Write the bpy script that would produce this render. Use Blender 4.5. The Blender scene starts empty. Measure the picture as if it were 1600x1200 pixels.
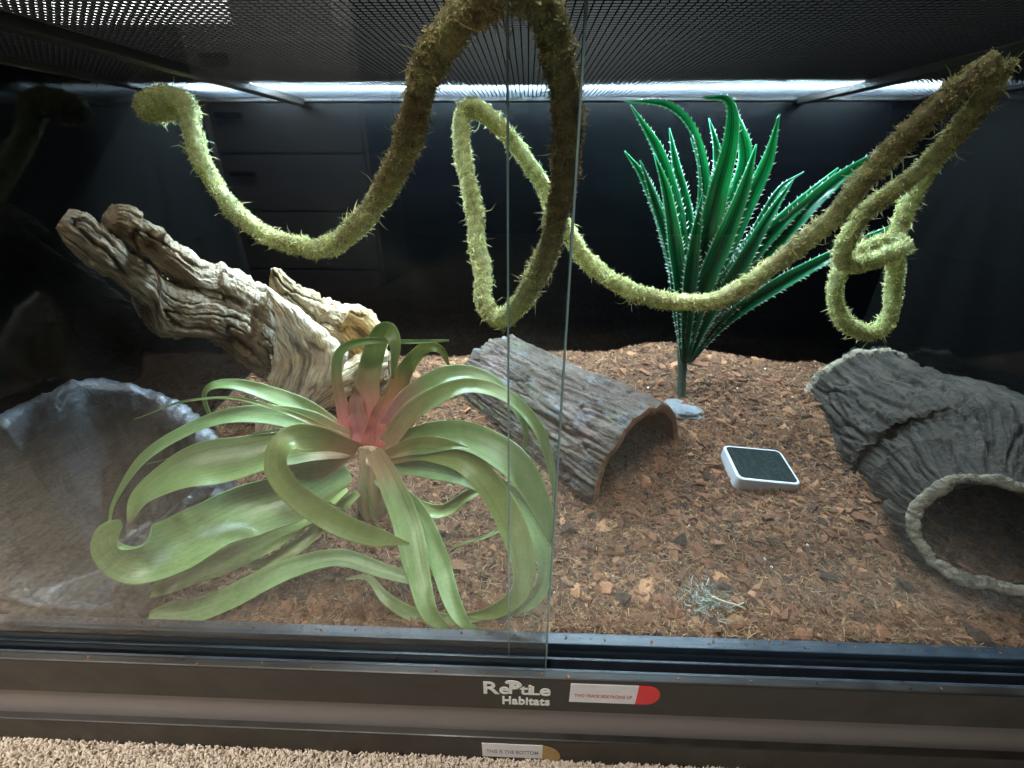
import bpy, math, random
import numpy as np
from mathutils import Vector, Matrix

SC = bpy.context.scene
COL = SC.collection
rng = np.random.default_rng(7)
random.seed(7)
rad = math.radians

# ------------------------------------------------------------------ camera
FPX, PITCH, YAW, ROLL = 676.0, 26.87, -1.874, 0.113     # focal length in pixels of a 1600 px wide frame
CAM = np.array([-.0617, -.2498, .4258])
_p, _y, _r = rad(PITCH), rad(YAW), rad(ROLL)
FW = np.array([math.sin(_y)*math.cos(_p), math.cos(_y)*math.cos(_p), -math.sin(_p)])
_R0 = np.array([math.cos(_y), -math.sin(_y), 0.]); _U0 = np.cross(_R0, FW)
RT = math.cos(_r)*_R0 + math.sin(_r)*_U0
UP = -math.sin(_r)*_R0 + math.cos(_r)*_U0
cd = bpy.data.cameras.new('camera'); cam = bpy.data.objects.new('camera', cd); COL.objects.link(cam)
cd.sensor_width = 36.0; cd.lens = 36.0*FPX/1600.0; cd.clip_start = .01; cd.clip_end = 50
cam.matrix_world = Matrix(((RT[0], UP[0], -FW[0], CAM[0]), (RT[1], UP[1], -FW[1], CAM[1]),
                           (RT[2], UP[2], -FW[2], CAM[2]), (0, 0, 0, 1)))
SC.camera = cam

# ------------------------------------------------------------------ light and exposure
W = bpy.data.worlds.new('World'); SC.world = W; W.use_nodes = True
W.node_tree.nodes['Background'].inputs[0].default_value = (.9, .95, 1, 1)
W.node_tree.nodes['Background'].inputs[1].default_value = .006
LED_STRENGTH = 1400.0
def area(name, loc, target, sx, sy, power, color):
    l = bpy.data.lights.new(name, 'AREA'); l.shape = 'RECTANGLE'; l.size = sx; l.size_y = sy
    l.energy = power; l.color = color
    o = bpy.data.objects.new(name, l); COL.objects.link(o); o.location = loc
    o.rotation_euler = (Vector(target)-Vector(loc)).to_track_quat('-Z', 'Y').to_euler()
    return o
lamp = area('room_ceiling_light', (-.55, -.62, 2.0), (-.40, -.26, -.15), .4, .4, 6.6, (1, .93, .84)); lamp.data.spread = rad(62)
lamp = area('left_carpet_fill', (-1.25, -.30, 1.0), (-.85, -.14, -.15), .2, .2, 1.7, (1, .93, .84)); lamp.data.spread = rad(58)  # added fill, no real lamp: brightens the carpet mirrored in the left glass
lamp = area('dresser_fill', (-1.0, -1.2, 2.0), (-.95, -2.0, .5), .3, .3, 1.7, (1, .95, .9)); lamp.data.spread = rad(75)  # unseen fill added so the dresser's reflection shows
lamp = area('board_fill', (-1.05, .35, 1.6), (-1.1, 1.0, .8), .2, .2, 14, (1, .97, .94)); lamp.data.spread = rad(60)  # unseen fill added to brighten the white boards
lamp = area('top_fill', (.02, .10, 1.75), (.02, .24, 0), .4, .3, 2.6, (.86, .94, 1)); lamp.data.spread = rad(52)  # unseen fill added above the lid for soft light from the top
vs = SC.view_settings
vs.view_transform = 'Standard'; vs.look = 'None'; vs.gamma = 1; vs.use_curve_mapping = False; vs.exposure = 0
SC.cycles.max_bounces = 6; SC.cycles.diffuse_bounces = 3; SC.cycles.transparent_max_bounces = 16

# ------------------------------------------------------------------ helpers
def at(px, py, X=None, Y=None, Z=None):
    """a point of the place seen along a sight line of the photograph, at a known depth, height or side"""
    d = FW + RT*(px-800)/FPX + UP*(600-py)/FPX
    t = (X-CAM[0])/d[0] if X is not None else (Y-CAM[1])/d[1] if Y is not None else (Z-CAM[2])/d[2]
    return CAM + t*d

def hashn(ix, iy, iz, seed):
    h = (ix*374761393 + iy*668265263 + iz*2147483647 + seed*974634777) & 0xffffffff
    h = ((h ^ (h >> 13))*1274126177) & 0xffffffff
    h = (h ^ (h >> 16)) & 0xffffffff
    return h/4294967295.0
def vnoise(P, seed=0):
    P = np.asarray(P, float); i = np.floor(P).astype(np.int64); f = P-i; f = f*f*(3-2*f)
    o = np.zeros(P.shape[0])
    for dx in (0, 1):
        for dy in (0, 1):
            for dz in (0, 1):
                w = (f[:, 0] if dx else 1-f[:, 0])*(f[:, 1] if dy else 1-f[:, 1])*(f[:, 2] if dz else 1-f[:, 2])
                o += w*hashn(i[:, 0]+dx, i[:, 1]+dy, i[:, 2]+dz, seed)
    return o*2-1
def fbm(P, oct=4, seed=0, gain=.5):
    P = np.asarray(P, float); s = 0; a = 1; n = 0
    for k in range(oct):
        s = s + a*vnoise(P*(2.03**k)+k*17.3, seed+k); n += a; a *= gain
    return s/n
def ridge(P, oct=4, seed=0):
    P = np.asarray(P, float); s = 0; a = 1; n = 0
    for k in range(oct):
        s = s + a*(1-2*np.abs(vnoise(P*(2.1**k)+k*9.1, seed+k))); n += a; a *= .5
    return s/n

def wloc(o):
    v = Vector((0, 0, 0))
    while o is not None:
        v = v + o.location; o = o.parent
    return np.array(v)
def mesh_data(name, V, Fs, mats=None, smooth=True, col=None, uv=None, fmat=None):
    V = np.asarray(V, np.float32); me = bpy.data.meshes.new(name)
    if isinstance(Fs, np.ndarray):
        n, k = Fs.shape
        me.vertices.add(len(V)); me.vertices.foreach_set('co', V.ravel())
        me.loops.add(n*k); me.loops.foreach_set('vertex_index', Fs.astype(np.int32).ravel())
        me.polygons.add(n); me.polygons.foreach_set('loop_start', np.arange(0, n*k, k, dtype=np.int32))
        me.polygons.foreach_set('loop_total', np.full(n, k, np.int32))
        me.update(calc_edges=True); me.validate()
    else:
        me.from_pydata(V.tolist(), [], [tuple(int(i) for i in f) for f in Fs]); me.update()
    me.polygons.foreach_set('use_smooth', np.full(len(me.polygons), smooth, bool))
    if col is not None:
        c = np.asarray(col, np.float32)
        if c.shape[1] == 3: c = np.hstack([c, np.ones((len(c), 1), np.float32)])
        a = me.attributes.new('col', 'FLOAT_COLOR', 'POINT'); a.data.foreach_set('color', c.ravel())
    if uv is not None:
        u = np.asarray(uv, np.float32)
        a = me.attributes.new('grain', 'FLOAT_VECTOR', 'POINT'); a.data.foreach_set('vector', u.ravel())
    for m in (mats if isinstance(mats, (list, tuple)) else [mats]):
        if m is not None: me.materials.append(m)
    if fmat is not None: me.polygons.foreach_set('material_index', np.asarray(fmat, np.int32))
    return me
def obj(name, V, Fs, mat, parent=None, base=None, **kw):
    """one mesh object; V in world coordinates, its origin at its parent's base (or at base)"""
    V = np.asarray(V, float)
    org = wloc(parent) if parent is not None else (np.array(base, float) if base is not None else np.zeros(3))
    off = np.array(base, float)-org if (parent is not None and base is not None) else np.zeros(3)
    o = bpy.data.objects.new(name, mesh_data(name, V-org-off, Fs, mat, **kw)); COL.objects.link(o)
    if parent is not None: o.parent = parent; o.location = off
    else: o.location = org
    return o
def tag(o, label, cat=None, group=None, kind=None):
    if label: o['label'] = label
    if cat: o['category'] = cat
    if group: o['group'] = group
    if kind: o['kind'] = kind
    return o
def thing(name, label, cat, loc=(0, 0, 0), group=None):
    o = bpy.data.objects.new(name, None); COL.objects.link(o); o.location = Vector([float(v) for v in loc])
    o.empty_display_size = .02
    return tag(o, label, cat, group)
def join(parts):
    V = []; Fq = []; n = 0
    for v, f in parts:
        V.append(np.asarray(v, float)); Fq += [tuple(i+n for i in q) for q in f]; n += len(v)
    return np.vstack(V), Fq
def box(x0, x1, y0, y1, z0, z1):
    V = np.array([(x, y, z) for z in (z0, z1) for y in (y0, y1) for x in (x0, x1)], float)
    return V, [(0, 2, 3, 1), (4, 5, 7, 6), (0, 1, 5, 4), (2, 6, 7, 3), (0, 4, 6, 2), (1, 3, 7, 5)]
def bevel(o, w, seg=2):
    m = o.modifiers.new('bevel', 'BEVEL'); m.width = w; m.segments = seg; m.limit_method = 'ANGLE'; m.angle_limit = rad(40)
    return o
def grid_faces(nu, nv, closed_v=False, flip=False):
    i = np.arange(nu-1)[:, None]; j = np.arange(nv if closed_v else nv-1)[None, :]
    a = i*nv+j; b = i*nv+(j+1) % nv; c = (i+1)*nv+(j+1) % nv; d = (i+1)*nv+j
    q = np.stack([a, b, c, d], -1).reshape(-1, 4)
    return q[:, ::-1] if flip else q
def spline(P, n, times=None):
    """Catmull-Rom through P, n samples, roughly even in length"""
    P = np.asarray(P, float); k = len(P)
    Q = np.vstack([2*P[0]-P[1], P, 2*P[-1]-P[-2]])
    t = np.linspace(0, k-1, 60*(k-1)+1); i = np.minimum(t.astype(int), k-2); f = (t-i)[:, None]
    a, b, c, d = Q[i], Q[i+1], Q[i+2], Q[i+3]
    S = .5*((2*b)+(-a+c)*f+(2*a-5*b+4*c-d)*f*f+(-a+3*b-3*c+d)*f**3)
    L = np.concatenate([[0], np.cumsum(np.linalg.norm(np.diff(S[:, :3], axis=0), axis=1))])
    s = np.linspace(0, L[-1], n)
    return np.stack([np.interp(s, L, S[:, m]) for m in range(S.shape[1])], 1), s
def nrm(v): return v/np.maximum(np.linalg.norm(v, axis=-1, keepdims=True), 1e-9)
def frames(C, n0=(0, 0, 1)):
    T = nrm(np.gradient(C, axis=0)); N = np.zeros_like(T); n = np.array(n0, float)
    for i in range(len(T)):
        n = n-T[i]*(n@T[i])
        if np.linalg.norm(n) < 1e-6: n = np.cross(T[i], (1, 0, 0.1))
        n = n/np.linalg.norm(n); N[i] = n
    return T, N, np.cross(T, N)

# ------------------------------------------------------------------ materials
def new_mat(name):
    m = bpy.data.materials.new(name); m.use_nodes = True
    nt = m.node_tree; return m, nt, nt.nodes['Principled BSDF'], nt.nodes, nt.links
def pset(b, **k):
    names = {'base': 'Base Color', 'rough': 'Roughness', 'spec': 'Specular IOR Level', 'metal': 'Metallic', 'coat': 'Coat Weight',
             'coatr': 'Coat Roughness', 'trans': 'Transmission Weight', 'sss': 'Subsurface Weight', 'ior': 'IOR', 'sheen': 'Sheen Weight'}
    for a, v in k.items():
        b.inputs[names[a]].default_value = (*v, 1) if a == 'base' and len(v) == 3 else v
def tex_noise(N, L, scale, detail=4, coord='Object', vec=None, rough=.55, dist=0):
    t = N.new('ShaderNodeTexNoise'); t.inputs['Scale'].default_value = scale; t.inputs['Detail'].default_value = detail
    t.inputs['Roughness'].default_value = rough; t.inputs['Distortion'].default_value = dist
    if vec is None:
        c = N.new('ShaderNodeTexCoord'); vec = c.outputs[coord]
    L.new(vec, t.inputs['Vector']); return t
def ramp(N, L, fac, stops):
    r = N.new('ShaderNodeValToRGB'); e = r.color_ramp.elements
    while len(e) < len(stops): e.new(.5)
    for i, (p, c) in enumerate(stops): e[i].position = p; e[i].color = (*c, 1) if len(c) == 3 else c
    L.new(fac, r.inputs['Fac']); return r
def bump(N, L, h, strength, dist, b, prev=None):
    k = N.new('ShaderNodeBump'); k.inputs['Strength'].default_value = strength; k.inputs['Distance'].default_value = dist
    L.new(h, k.inputs['Height'])
    if prev is not None: L.new(prev.outputs[0], k.inputs['Normal'])
    L.new(k.outputs[0], b.inputs['Normal']); return k
def mixc(N, L, a, b, fac, mode='MIX'):
    m = N.new('ShaderNodeMix'); m.data_type = 'RGBA'; m.blend_type = mode
    for s, v in (('A', a), ('B', b)):
        i = [q for q in m.inputs if q.name == s and q.type == 'RGBA'][0]
        if hasattr(v, 'is_linked'): L.new(v, i)
        else: i.default_value = (*v, 1)
    if hasattr(fac, 'is_linked'): L.new(fac, m.inputs[0])
    else: m.inputs[0].default_value = fac
    return [q for q in m.outputs if q.type == 'RGBA'][0]
def attr(N, name):
    a = N.new('ShaderNodeAttribute'); a.attribute_name = name; return a
def plain(name, base, rough=.5, noise=0, nscale=60, bumpd=0, **k):
    m, nt, b, N, L = new_mat(name); pset(b, base=base, rough=rough, **k)
    if noise:
        t = tex_noise(N, L, nscale, 5)
        r = ramp(N, L, t.outputs['Fac'], [(.3, tuple(c*(1-noise) for c in base)), (.7, tuple(min(1, c*(1+noise)) for c in base))])
        L.new(r.outputs[0], b.inputs['Base Color'])
        r2 = ramp(N, L, t.outputs['Fac'], [(.3, (max(0, rough-.08),)*3), (.7, (min(1, rough+.1),)*3)])
        L.new(r2.outputs[0], b.inputs['Roughness'])
    if bumpd:
        t2 = tex_noise(N, L, nscale*3, 4); bump(N, L, t2.outputs['Fac'], .5, bumpd, b)
    return m
def vcol_mat(name, rough=.75, jitter=.25, nscale=300, bumpd=.0006, transl=0, **k):
    """colour carried by the piece (attribute col) times a little grain"""
    m, nt, b, N, L = new_mat(name); pset(b, rough=rough, **k)
    a = attr(N, 'col'); t = tex_noise(N, L, nscale, 4)
    r = ramp(N, L, t.outputs['Fac'], [(.3, (1-jitter,)*3), (.7, (1+jitter*.5,)*3)])
    c = mixc(N, L, a.outputs['Color'], r.outputs[0], 1, 'MULTIPLY'); L.new(c, b.inputs['Base Color'])
    if bumpd: bump(N, L, t.outputs['Fac'], .6, bumpd, b)
    if transl:
        tr = N.new('ShaderNodeBsdfTranslucent'); L.new(c, tr.inputs[0]); mx = N.new('ShaderNodeMixShader')
        mx.inputs[0].default_value = transl; L.new(b.outputs[0], mx.inputs[1]); L.new(tr.outputs[0], mx.inputs[2])
        L.new(mx.outputs[0], N['Material Output'].inputs[0])
    return m
def glass_mat(name, tint=(.95, .98, .97), refl=1.08):
    """thin clear sheet: mirror reflection by Schlick's law, the rest passes straight through"""
    m, nt, b, N, L = new_mat(name); N.remove(b)
    g = N.new('ShaderNodeNewGeometry'); d = N.new('ShaderNodeVectorMath'); d.operation = 'DOT_PRODUCT'
    L.new(g.outputs['Normal'], d.inputs[0]); L.new(g.outputs['Incoming'], d.inputs[1])
    def mth(op, a, bb=None):
        q = N.new('ShaderNodeMath'); q.operation = op
        for i, v in enumerate((a, bb)):
            if v is None: continue
            if isinstance(v, (int, float)): q.inputs[i].default_value = v
            else: L.new(v, q.inputs[i])
        return q.outputs[0]
    c = mth('ABSOLUTE', d.outputs['Value']); f = mth('POWER', mth('SUBTRACT', 1.0, c), 5.0)
    F = mth('MULTIPLY', mth('ADD', mth('MULTIPLY', f, .957), .043), refl)
    tr = N.new('ShaderNodeBsdfTransparent'); tr.inputs[0].default_value = (*tint, 1)
    gl = N.new('ShaderNodeBsdfGlossy'); gl.inputs['Roughness'].default_value = .0; gl.inputs[0].default_value = (1, 1, 1, 1)
    mx = N.new('ShaderNodeMixShader'); L.new(F, mx.inputs[0]); L.new(tr.outputs[0], mx.inputs[1]); L.new(gl.outputs[0], mx.inputs[2])
    L.new(mx.outputs[0], N['Material Output'].inputs[0]); return m
def emit_mat(name, color, strength):
    m, nt, b, N, L = new_mat(name); N.remove(b); e = N.new('ShaderNodeEmission')
    e.inputs[0].default_value = (*color, 1); e.inputs[1].default_value = strength
    L.new(e.outputs[0], N['Material Output'].inputs[0]); return m
def bark_mat(name, stops, patches=(), rough=.85, gscale=(14, 60)):
    """streaks along the grain attribute (x along, yz around) plus lichen patches"""
    m, nt, b, N, L = new_mat(name); pset(b, rough=rough, spec=.3)
    a = attr(N, 'grain'); mp = N.new('ShaderNodeMapping'); mp.inputs['Scale'].default_value = (gscale[0], gscale[1], gscale[1])
    L.new(a.outputs['Vector'], mp.inputs['Vector'])
    t = tex_noise(N, L, 1, 8, vec=mp.outputs[0], rough=.65, dist=.4)
    t2 = tex_noise(N, L, 140, 5)
    mixf = N.new('ShaderNodeMath'); mixf.operation = 'MULTIPLY_ADD'; L.new(t.outputs['Fac'], mixf.inputs[0]); mixf.inputs[1].default_value = .7
    q = N.new('ShaderNodeMath'); q.operation = 'MULTIPLY'; L.new(t2.outputs['Fac'], q.inputs[0]); q.inputs[1].default_value = .3
    L.new(q.outputs[0], mixf.inputs[2])
    c = ramp(N, L, mixf.outputs[0], stops).outputs[0]
    for k, (pc, sc_, lo, hi, amt) in enumerate(patches):
        cc = N.new('ShaderNodeTexCoord'); mo = N.new('ShaderNodeMapping'); mo.inputs['Location'].default_value = (k*3.7, k*1.9, k)
        L.new(cc.outputs['Object'], mo.inputs['Vector'])
        n = tex_noise(N, L, sc_, 6, vec=mo.outputs[0], rough=.7)
        f = ramp(N, L, n.outputs['Fac'], [(lo, (0, 0, 0)), (hi, (amt,)*3)])
        c = mixc(N, L, c, pc, f.outputs[0])
    L.new(c, b.inputs['Base Color'])
    k1 = bump(N, L, t.outputs['Fac'], 1, .006, b); bump(N, L, t2.outputs['Fac'], .9, .003, b, k1)
    return m

M = {}
M['black_plastic'] = plain('black satin plastic', (.022, .019, .016), .42, .25, 30, .00015, spec=.35)
M['inner_black'] = plain('black glossy panel', (.003, .003, .003), .07, 0, spec=.22)
M['back_black'] = plain('black back panel', (.0006, .0007, .0009), .26, 0, spec=.07)
M['gloss_recess'] = plain('dark grey glossy recess', (.23, .21, .21), .34, 0, spec=.5)
M['track'] = plain('blue black track plastic', (.03, .038, .05), .35, .2, 60, .0002)
M['wire'] = plain('dark coated screen wire', (.005, .005, .006), .6, 0, spec=.2)
M['glass'] = glass_mat('clear sliding glass')
M['glass_edge'] = plain('polished glass edge', (.22, .33, .34), .12, 0, spec=.9)
M['led'] = emit_mat('cool white light tube', (.62, .83, 1.0), LED_STRENGTH)
M['led_diff'] = emit_mat('light bar diffuser', (.55, .78, 1.0), 2.2)
M['housing'] = plain('blue grey reflector', (.009, .025, .046), .5, .05, 40)
M['mulch'] = vcol_mat('bark mulch', .85, .35, 500, .0006, spec=.25)
M['moss'] = vcol_mat('dried moss', .9, .3, 400, .0008, transl=.38, spec=.15)
M['agave'] = None

# ------------------------------------------------------------------ the setting: carpet
CZ = -.150
def carpet_mat():
    m, nt, b, N, L = new_mat('beige carpet'); pset(b, rough=.95, spec=.1, sheen=.3)
    t = tex_noise(N, L, 130, 5); t2 = tex_noise(N, L, 9, 4)
    c = ramp(N, L, t.outputs['Fac'], [(.36, (.20, .16, .125)), (.62, (.66, .57, .47))]).outputs[0]
    c2 = ramp(N, L, t2.outputs['Fac'], [(.3, (.85, .84, .83)), (.7, (1.08, 1.06, 1.04))]).outputs[0]
    L.new(mixc(N, L, c, c2, 1, 'MULTIPLY'), b.inputs['Base Color']); bump(N, L, t.outputs['Fac'], 1, .006, b); return m
M['carpet'] = carpet_mat()
M['pile'] = vcol_mat('carpet pile', .95, .2, 200, 0, spec=.1)
V, Fc = box(-3, 3, -4, 1.5, CZ-.02, CZ)
tag(obj('carpet', V, Fc, M['carpet'], smooth=False), None, kind='structure')

def scatter(tv, tf, P, Rm, S, colr):
    """many copies of a template (tv, tf) placed as one mesh: P positions, Rm rotations (n,3,3), S scales (n,3)"""
    n = len(P); k = len(tv)
    V = np.einsum('nij,nkj->nki', Rm, tv[None]*S[:, None, :])+P[:, None, :]
    Fq = (tf[None]+(np.arange(n)*k)[:, None, None]).reshape(-1, tf.shape[1])
    return V.reshape(-1, 3), Fq, np.repeat(colr, k, axis=0)
def rots(n, zrange=math.pi, tilt=.3):
    a = rng.uniform(-zrange, zrange, n); tx = rng.normal(0, tilt, n); ty = rng.normal(0, tilt, n)
    def R(ax, t):
        c, s = np.cos(t), np.sin(t); m = np.zeros((n, 3, 3)); i, j = [(1, 2), (0, 2), (0, 1)][ax]
        m[:, ax, ax] = 1; m[:, i, i] = c; m[:, j, j] = c; m[:, i, j] = -s; m[:, j, i] = s; return m
    return R(2, a) @ R(0, tx) @ R(1, ty)
# pile tufts near the tank: little bent lobes
u = np.linspace(0, 2*np.pi, 6, endpoint=False)
tv = np.vstack([np.stack([np.cos(u)*r, np.sin(u)*r, np.full(6, z)], 1) for r, z in ((.35, 0), (.55, .45), (.42, .85))]+[np.array([[.06, .02, 1.05]])])
tf = [(i+6*l, (i+1) % 6+6*l, (i+1) % 6+6*l+6, i+6*l+6) for l in (0, 1) for i in range(6)]
tf = np.array([t for q in tf for t in ((q[0], q[1], q[2]), (q[0], q[2], q[3]))]+[(12+i, 12+(i+1) % 6, 18) for i in range(6)])
n = 38000
P = np.stack([rng.uniform(-.75, .75, n), rng.uniform(-.125, .0, n), np.full(n, CZ-.001)], 1)
S = np.stack([rng.uniform(.0019, .0030, n)]*2+[rng.uniform(.006, .011, n)], 1)
c = np.array([.60, .52, .43])*rng.uniform(.86, 1.1, (n, 1))*rng.uniform(.98, 1.02, (n, 3))
V, Fq, cc = scatter(tv, tf, P, rots(n, tilt=.5), S, c)
tag(obj('carpet_pile', V, Fq, M['pile'], col=cc), 'beige twisted carpet pile in front of the tank', 'carpet', kind='stuff')

# ------------------------------------------------------------------ the terrarium
HX, DY, LZ = .61, .60, .52
T = thing('terrarium', 'long black framed glass terrarium standing on the beige carpet', 'terrarium', (0, 0, CZ))
def bpart(name, b, mat, parent=T, bw=.0015):
    o = obj(name, *b, mat, parent, smooth=False)
    if bw: bevel(o, bw)
    return o
upper = bpart('upper_rail', join([box(-.68, .68, -.0165, -.0085, -.050, .004)]), M['black_plastic'])
bpart('recessed_panel', box(-.68, .68, -.0095, .0, -.108, -.0515), M['gloss_recess'], bw=0)
lower = bpart('lower_rail', box(-.68, .68, -.0165, .02, CZ-.004, -.105), M['black_plastic'])
bpart('sliding_track', join([box(-.62, .62, -.0084, -.0040, -.05, -.0005), box(-.62, .62, .0040, .0068, -.05, -.0005),
                             box(-.62, .62, .0162, .028, -.05, .005), box(-.62, .62, -.0084, .028, -.055, -.0505)]), M['track'], bw=.0008)
bpart('base_panel', box(-.62, .62, .021, .62, CZ+.02, -.058), M['black_plastic'])
bpart('back_panel', box(-.62, .62, DY, DY+.01, -.056, LZ-.002), M['back_black'], bw=0)
bpart('side_panel', box(-HX-.01, -HX, -.008, DY-.001, -.0575, LZ-.002), M['inner_black'], bw=0)
bpart('side_panel', box(HX, HX+.01, -.008, DY-.001, -.0575, LZ-.002), M['inner_black'], bw=0)
XR_FRONT, XL_REAR = -.0377, -.0721
for nm, x0, x1, y in (('front_pane', -HX+.002, XR_FRONT, 0.), ('rear_pane', XL_REAR, HX-.002, .0115)):
    g = bpart('sliding_glass_door', box(x0, x1, y-.0025, y+.0025, -.012, LZ-.012), M['glass'], bw=0)
    xe = x1 if nm == 'front_pane' else x0; s = 1 if nm == 'front_pane' else -1
    bpart('polished_edge', box(min(xe, xe+s*.0012), max(xe, xe+s*.0012), y-.0024, y+.0024, -.011, LZ-.013), M['glass_edge'], g, bw=0)
# lid: frame, two cross bars, fine wire screen
lid = bpart('screen_lid', join([box(-.62, .62, -.02, .0, LZ-.004, LZ+.02), box(-.62, .62, DY-.006, DY+.012, LZ-.001, LZ+.02),
                                box(-.62, -.602, .001, DY-.007, LZ-.001, LZ+.02), box(.602, .62, .001, DY-.007, LZ-.001, LZ+.02)]), M['black_plastic'])
for x in (-.445, .378): bpart('cross_bar', box(x-.009, x+.009, .001, DY-.007, LZ-.006, LZ+.004), M['black_plastic'], lid)
def wire_screen():
    px_, rw = .0064, .00078; parts = []
    xs = np.arange(-.601, .601, px_); ys = np.arange(.002, DY-.008, px_)
    V = []; Fq = []; k = 0
    tri = np.array([(math.cos(a), math.sin(a)) for a in (math.pi/2, math.pi*7/6, math.pi*11/6)])*rw
    for x in xs:
        for y in (.001, DY-.008): V += [(x+a, y, LZ+.0055+b) for a, b in tri]
        Fq += [(k+i, k+(i+1) % 3, k+3+(i+1) % 3, k+3+i) for i in range(3)]; k += 6
    for y in ys:
        for x in (-.602, .602): V += [(x, y+a, LZ+.0055+b) for a, b in tri]
        Fq += [(k+i, k+(i+1) % 3, k+3+(i+1) % 3, k+3+i) for i in range(3)]; k += 6
    return np.array(V), np.array(Fq)
V, Fq = wire_screen()
tag(obj('wire_screen', V, Fq, M['wire'], lid, smooth=False), None, kind='stuff')

# writing on the rails
def text_mesh(body, size, offset=0., extr=.0002, spacing=1.0, shear=0):
    cu = bpy.data.curves.new('t', 'FONT'); cu.body = body; cu.size = size; cu.offset = offset; cu.extrude = extr
    cu.space_character = spacing; cu.shear = shear; cu.resolution_u = 4
    o = bpy.data.objects.new('t', cu); COL.objects.link(o); bpy.context.view_layer.update()
    me = bpy.data.meshes.new_from_object(o.evaluated_get(bpy.context.evaluated_depsgraph_get()))
    V = np.array([v.co[:] for v in me.vertices]); Fq = [tuple(p.vertices) for p in me.polygons]
    bpy.data.objects.remove(o); bpy.data.meshes.remove(me); return V, Fq
def on_face(V, x, z, y, sx=1., sz=1., rot=0.):
    c, s = math.cos(rot), math.sin(rot); X = V[:, 0]*sx; Zv = V[:, 1]*sz
    return np.stack([x+c*X-s*Zv, y-V[:, 2], z+s*X+c*Zv], 1)
YF = -.0165
M['white_ink'] = plain('white print', (.8, .8, .78), .5)
M['paper'] = plain('white label paper', (.78, .78, .80), .55, .04, 80)
M['red'] = plain('red label end', (.8, .02, .03), .5)
M['red_ink'] = plain('red print', (.45, .05, .06), .6)
M['grey_ink'] = plain('grey print', (.22, .22, .24), .6)
M['gold'] = plain('tan label end', (.42, .26, .10), .5, .15, 120)
def rail_pt(px, py): return at(px, py, Y=YF)
a, b_ = rail_pt(756, 1085), rail_pt(860, 1085); lw = b_[0]-a[0]
big, f1 = text_mesh('R', .03, .0011); parts = []; x = 0
for ch, sz, dz, sxx in (('R', 1.18, .000, 1.15), ('e', 1.02, .001, 1.1), ('P', 1.12, .002, 1.0), ('t', .98, .001, 1.2), ('i', 1.02, .001, 1.2), ('L', .82, .001, 1.15), ('e', 1.05, 0, 1.15)):
    v, f = text_mesh(ch, .03, .0005); v = v*np.array([sz*sxx, sz*1.3, 1]); v[:, 0] += x-v[:, 0].min(); v[:, 1] += dz; x = v[:, 0].max()-.0002; parts.append((v, f))
V, Fq = join(parts); sc_ = lw/V[:, 0].max()
zc = rail_pt(800, 1084)[2]
obj('logo_lettering', on_face(V, a[0], zc, YF-.0004, sc_, sc_*.92), Fq, M['white_ink'], upper, smooth=False)
v, f = text_mesh('Habitats', .03, .0009, spacing=1.05); s2 = lw*.72/(v[:, 0].max()-v[:, 0].min())
obj('logo_lettering', on_face(v, a[0]+lw*.27, zc-.0165, YF-.0004, s2, s2*1.35), f, M['white_ink'], upper, smooth=False)
# the small lizard curled over the P: head blob and a body curve
cl, _ = spline(np.array([(.0, .0, 0), (.004, .0022, 0), (.009, .0012, 0), (.012, -.0025, 0), (.0095, -.0052, 0), (.006, -.004, 0), (.0068, -.0018, 0)]), 40)
wd = np.interp(np.linspace(0, 1, 40), [0, .1, .2, .4, .8, 1], [.0012, .0021, .0016, .0017, .0011, .0004])
tn = nrm(np.gradient(cl, axis=0)); nn = np.stack([-tn[:, 1], tn[:, 0], tn[:, 2]*0], 1)
V = np.vstack([cl+nn*wd[:, None], cl-nn*wd[:, None]])
V = np.vstack([V+np.array([0, 0, .0004]), V]); Fq = [(i, i+1, 41+i, 40+i) for i in range(39)]+[(i+80, i+120, i+121, i+81) for i in range(39)]
Fq += [(i, i+80, i+81, i+1) for i in range(39)]+[(40+i, 41+i, 121+i, 120+i) for i in range(39)]
obj('logo_emblem', on_face(V, a[0]+lw*.33, zc+.0205*sc_/1.0+.006, YF-.0008, 1.15, 1.15), Fq, M['white_ink'], upper, smooth=False)
def sticker(corners, end_mat, body, ink, parent, y, droop):
    """paper strip on a rail face with a rounded coloured end and a line of print"""
    p = [at(*q, Y=y) for q in corners]            # left bottom, left top, right top (end of paper), right bottom
    x0, x1 = p[0][0], p[2][0]; z0, z1 = (p[0][2]+p[3][2])/2, (p[1][2]+p[2][2])/2; h = z1-z0
    st = obj('sticker', *box(x0, x1, y-.0005, y-.0001, z0, z1), M['paper'], parent, smooth=False)
    th = np.linspace(-np.pi/2, np.pi/2, 14); L_ = h*.72
    X = np.concatenate([[x1], x1+L_*(.45+.55*np.cos(th)), [x1]]); Z = np.concatenate([[z0], z0+h/2+h/2*np.sin(th)-0, [z1]])
    Z = Z-droop*(X-x1); n_ = len(X)
    V = np.vstack([np.stack([X, np.full(n_, y-.0005), Z], 1), np.stack([X, np.full(n_, y-.0001), Z], 1)])
    obj('coloured_end', V, [tuple(range(n_)), tuple(range(2*n_-1, n_-1, -1))]+[(i, i+n_, (i+1) % n_+n_, (i+1) % n_) for i in range(n_)], end_mat, st, smooth=False)
    v, f = text_mesh(body, .03, .0001, .0001); s_ = (x1-x0)*.86/(v[:, 0].max()-v[:, 0].min())
    obj('printed_line', on_face(v, x0+(x1-x0)*.07, z0+h*.30, y-.0007, s_, s_*1.75), f, ink, st, smooth=False)
sticker([(889, 1095), (893, 1066), (998, 1073), (994, 1100)], M['red'], 'TWO TRACK SIDE FACING UP', M['red_ink'], upper, YF, 0)
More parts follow.
